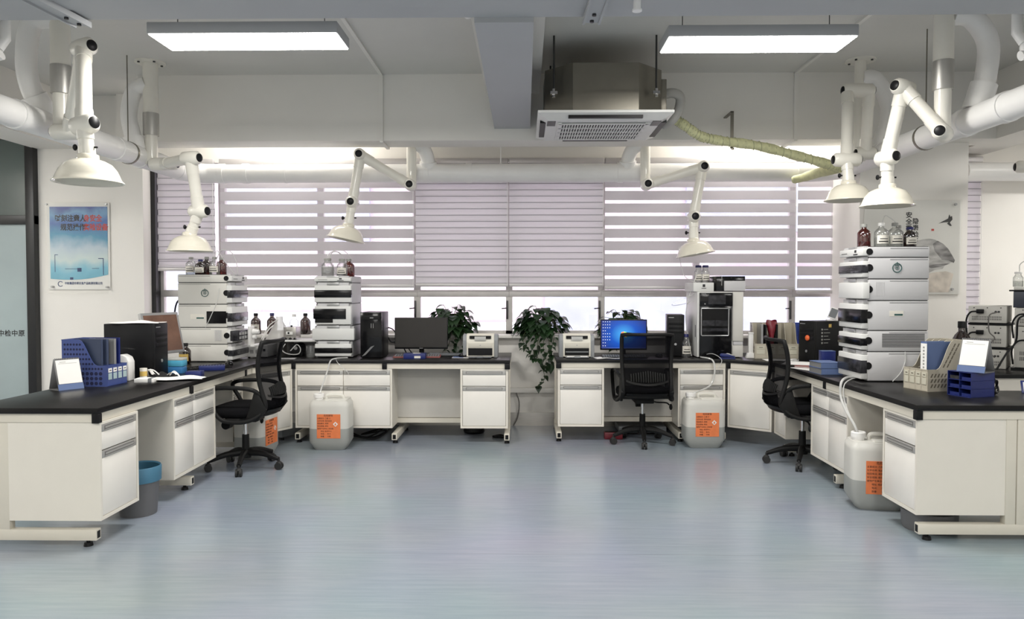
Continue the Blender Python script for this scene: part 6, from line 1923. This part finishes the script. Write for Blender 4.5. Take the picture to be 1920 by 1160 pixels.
holder('beige perforated document holder at the near end of the right bench', (2.615, 5.03, TZ), -77, 4, 0.215, 0.31, 0.335, 0.145, 'beige', 'beiged', 'slots')
folder('blue binder with a white spine label in the beige holder at the right bench end', (2.645, 4.985, TZ + .006), -77, 0.058, 0.21, 0.32, 'bluecloth', GF, spine='paper')
t = thing('drawer_organiser', 'dark blue six-compartment drawer box carrying a calendar, right bench end', 'organiser', (2.735, 4.735, TZ), R(-72))
W_, D_, H_ = 0.172, 0.19, 0.155
b = MB()
b.box(-W_ / 2, -W_ / 2 + .003, 0, D_, 0, H_); b.box(W_ / 2 - .003, W_ / 2, 0, D_, 0, H_); b.box(-W_ / 2, W_ / 2, D_ - .003, D_, 0, H_); b.box(-.0015, .0015, 0.002, D_, 0, H_)
for i in range(4): b.box(-W_ / 2, W_ / 2, 0, D_, i * (H_ - .003) / 3, i * (H_ - .003) / 3 + .003)
b.build('case', 'bluedk', t)
for i in range(3):
    for s in (-1, 1):
        b = MB(); z = i * (H_ - .003) / 3 + .004
        b.box(s * W_ / 4 - .033, s * W_ / 4 + .033, 0.012, D_ - .01, z, z + .004); b.box(s * W_ / 4 - .033, s * W_ / 4 + .033, 0.010, 0.013, z, z + .022 if i == 2 and s < 0 else z + .018)
        b.build('drawer', 'bluedk' if not (i == 2 and s < 0) else 'smokeg', t)
calendar('desk calendar standing on the dark blue drawer box at right', (2.83, 4.725, TZ + 0.157), -56)
t = thing('framed_sign', 'blue-edged card holder at the right edge of the worktop', 'sign', (3.30, 4.86, TZ), R(-15))
b = MB(); b.M = Matrix.Rotation(R(-22), 4, 'X'); b.box(-0.08, 0.10, -0.004, 0.004, 0, 0.085, 0.004); b.m(1).box(-0.068, 0.10, -0.0055, -0.003, 0.012, 0.073)
b.build('frame', ['bluedk', 'paper'], t)
t = thing('power_plug', 'black plug and coiled cable right of the dark blue drawer box', 'cable', (2.98, 4.80, TZ))
b = MB(); b.tube(spath([(0.0, 0, 0.01), (0.04, 0.02, 0.05), (0.03, 0.0, 0.09), (-0.01, 0.0, 0.06), (0.02, -0.01, 0.015), (0.05, 0.02, 0.04), (0.05, 0.10, 0.12), (0.06, 0.3, 0.10), (0.2, 1.2, 0.30)], 6), 0.007, 8)
b.build('cable', 'blackp', t)
MB().box(-0.02, 0.02, -0.015, 0.015, 0.0, 0.05, 0.006).build('plug', 'blackp', t)
bottle('large amber bottle standing behind the beige holder at the right end', (3.42, 5.86, TZ + .14) if False else (3.55, 6.12, TZ + .001), 0.070, 0.41, 'amber', 'blackp', 'bottles on the worktops', None, 0, .36)

# ================================================================== SECOND BENCH: CONTROLLERS
def controller(label, loc, w, d, h, group, m='instg', plug=True, pz=.68):
    t = thing('controller_unit', label, 'laboratory instrument', loc, R(-38), group=group)
    MB().box(-w / 2, w / 2, 0, d, 0.004, h - 0.002, 0.004).build('housing', 'inst', t)
    v = MB()
    for i in range(int(w * 0.8 / 0.012)):
        for j in range(2):
            x = -w * .4 + i * 0.012
            v.box(x, x + 0.007, -0.0015, 0.001, h * .18 + j * h * .13, h * .18 + j * h * .13 + h * .09)
    v.build('vent_slots', 'handled', t)
    s = MB()
    for x in (-.35, 0, .35): s.cyl((w * x, -0.002, h * .88), (w * x, 0.001, h * .88), 0.005, n=8)
    for x in (.22, .30): s.m(0).cyl((w * x, -0.003, h * .66), (w * x, 0.001, h * .66), 0.009, n=10)
    s.build('sockets', 'darkmetal', t)
    if plug:
        p = MB(); p.box(-w * .28, -w * .08, -0.035, 0, h * pz - 0.018, h * pz + 0.018, 0.004); p.tube(spath([(-w * .24, -0.03, h * pz), (-w * .42, -0.07, h * pz - 0.01), (-w * .52, -0.07, h * pz - 0.08), (-w * .5, -0.06, h * pz - 0.2)], 5), 0.007, 8)
        p.build('power_plug', 'blackp', t)
    f = MB(); f.box(-w / 2 + .01, w / 2 - .01, 0.01, d - .01, -0.0, 0.005)
    f.build('base', 'blackp', t)
    return t
GK = 'controller units stacked on the second bench'
for i, (z, h, lb) in enumerate(((0.80, 0.165, 'lowest of three controller units in the narrow stack at far right'), (0.982, 0.185, 'middle controller unit of the narrow stack at far right'), (1.184, 0.148, 'topmost controller unit of the narrow stack at far right'))):
    controller(lb, (3.905, 6.37, TZ + (z - 0.8)), 0.275, 0.40, h, GK, plug=i > 0)
for z in (0.966, 1.168):
    b = MB(); b.box(-0.14, 0.17, 0.01, 0.38, 0, 0.015)
    tag(b.build('rubber_mat', 'blackp', None, (3.905, 6.37, z), (0, 0, R(-38))), '%s black rubber mat between the controller units at far right' % ('lower' if z < 1 else 'upper'), 'mat')
controller('tall lower controller at the right edge of the picture', (4.215, 6.13, TZ + .02), 0.40, 0.42, 0.345, GK)
controller('upper controller at the right edge of the picture', (4.21, 6.14, TZ + .3655), 0.38, 0.42, 0.152, GK)
b = MB(); b.box(-0.22, 0.22, 0.0, 0.42, 0, 0.02); tag(b.build('rubber_mat', 'blackp', None, (4.215, 6.13, TZ), (0, 0, R(-38))), 'black mat under the tall controller at the right edge', 'mat')
t = thing('autosampler', 'dark blue-grey instrument with a white bottle tray at far right', 'laboratory instrument', (4.215, 6.15, TZ + 0.5185), R(-38))
MB().box(-0.20, 0.30, 0, 0.42, 0, 0.135, 0.004).build('housing', 'slate', t)
MB().box(-0.23, 0.30, -0.01, 0.43, 0.135, 0.148, 0.003).build('top_plate', 'blackp', t)
MB().box(-0.02, 0.30, -0.03, 0.0, 0.065, 0.105, 0.003).build('front_tray', 'instw', t)
b = MB(); b.box(-0.20, 0.30, 0.02, 0.36, 0.149, 0.172, 0.006)
b.build('bottle_tray', 'jug', t)


GT = 'clear bottles in the tray at far right'
for i, lb in enumerate(('leftmost clear bottle in the white tray at far right', 'second clear bottle in the white tray at far right', 'third clear bottle in the white tray at far right', 'fourth clear bottle in the white tray, at the picture edge')):
    bottle(lb, (4.135 + i * 0.075, 6.335 - i * 0.058 + (i % 2) * 0.02, TZ + 0.5185 + 0.173), 0.038, 0.125, 'clear', 'whitep', GT, None, .4, .6)
for i, lb in enumerate(('tube arching from the tray bottles at far right', 'higher tube arching from the tray bottles at far right')):
    hose(lb, [(4.14 + i * .07, 6.33 - i * .05, 1.62), (4.15 + i * .05, 6.32, 1.69 + i * .04), (4.25, 6.25, 1.74 + i * .04), (4.45, 6.2, 1.74 + i * .04)], 0.004)
hose('black power cable hanging down before the narrow controller stack', [(4.06, 6.10, 1.27), (4.0, 6.12, 1.22), (4.0, 6.14, 1.05), (3.94, 6.16, 0.95), (3.86, 6.16, 0.815)], 0.008, 'blackp', 'power_cable', 'cable', 'cables behind the instruments')
hose('grey cable looping between the controller units at far right', [(3.95, 6.31, 1.28), (3.88, 6.30, 1.25), (3.88, 6.30, 1.12), (3.92, 6.29, 1.06), (3.86, 6.30, 0.98), (3.93, 6.30, 0.90)], 0.005, 'wire', 'cable', 'cable', 'cables behind the instruments')

# ================================================================== UNDER THE BENCHES
def bin_(label, loc, liner):
    t = thing('waste_bin', label, 'bin', loc, group='grey waste bins under the benches')
    b = MB(); b.lathe([(0, 0.004), (0.105, 0.004), (0.11, 0), (0.112, 0.01), (0.135, 0.30), (0.138, 0.30), (0.138, 0.305), (0.130, 0.305), (0.108, 0.014), (0, 0.014)], 28)
    b.build('bin_body', 'binp', t)
    if liner:
        b = MB(); b.lathe([(0.1395, 0.22), (0.142, 0.31), (0.137, 0.318), (0.13, 0.31), (0.12, 0.2)], 28); b.build('rim', 'binblue', t)
    return t
bin_('grey waste bin with a blue rim in the kneehole of the left bench', (-2.54, 4.83, 0), True)
b = MB(); b.lathe([(0, 0), (0.15, 0), (0.155, 0.02), (0.16, 0.115), (0, 0.12)], 24)
t = thing('round_tub', 'low dark round tub on the floor under the near right cabinet', 'tub', (2.50, 4.62, 0)); b.build('tub_body', 'binp', t)
MB().cyl((0, 0, 0.12), (0, 0, 0.126), 0.13, n=24).build('lid', 'blackp', t)
b = MB(); b.box(-0.20, 0.20, -0.2, 0.2, 0.03, 0.10, 0.006)
t = thing('ups_box', 'flat dark box on the floor under the left corner of the benches', 'power supply', (-2.46, 7.42, 0), R(-22))
b.build('case', 'greyp', t)
b = MB()
for x in (-.17, .17):
    for y in (-.17, .17): b.cyl((x, y, 0), (x, y, 0.03), 0.02)
b.build('feet', 'blackp', t)
t = thing('foot_rest', 'black round foot rest on the floor under the left printer bench', 'foot rest', (-0.52, 7.62, 0))
b = MB(); b.lathe([(0, 0), (0.10, 0), (0.11, 0.02), (0.105, 0.05), (0, 0.055)], 20); b.build('disc', 'blackp', t)
MB().box(-0.03, 0.03, -0.03, 0.03, 0.05, 0.058).build('pad', 'greyp', t)
hose('tangled black cables on the floor under the middle stack', [(-1.75, 7.35, 0.06), (-1.55, 7.25, 0.02), (-1.40, 7.3, 0.10), (-1.62, 7.35, 0.03), (-1.35, 7.25, 0.09), (-1.5, 7.3, 0.01), (-1.7, 7.22, 0.05), (-1.45, 7.20, 0.02), (-1.3, 7.3, 0.12)], 0.008, 'blackp', 'floor_cables', 'cable', 'cables on the floor')
hose('black cable on the floor under the left printer cabinet', [(-0.30, 7.35, 0.008), (-0.25, 7.30, 0.02), (-0.20, 7.34, 0.008), (-0.24, 7.38, 0.02), (-0.32, 7.36, 0.008)], 0.012, 'blackp', 'floor_cables', 'cable', 'cables on the floor')
hose('thin dark cable hanging from the wall trunking beside the left bench end', [(-0.09, 7.97, 0.36), (-0.06, 7.97, 0.25), (-0.075, 7.97, 0.10), (-0.12, 7.96, 0.01)], 0.006, 'wire', 'wall_cable', 'cable')
b = MB(); b.box(-0.09, 0.09, -0.04, 0.04, 0, 0.07, 0.01)
t = thing('power_strip', 'dark red power strip on the floor left of the middle chair', 'power strip', (0.87, 7.32, 0.0)); b.build('strip_body', 'crimson', t)
MB().box(-0.08, 0.08, -0.03, 0.03, 0.069, 0.072).build('socket_face', 'blackp', t)
b = MB(); b.box(-0.24, 0.24, -0.18, 0.18, 0.02, 0.085, 0.008)
t = thing('foot_board', 'dark grey board on the floor in the middle kneehole', 'foot rest', (1.19, 7.70, 0.0)); b.build('board', 'greyp', t)
MB().box(-0.2, 0.2, -0.15, 0.15, 0.0, 0.02).build('base', 'blackp', t)
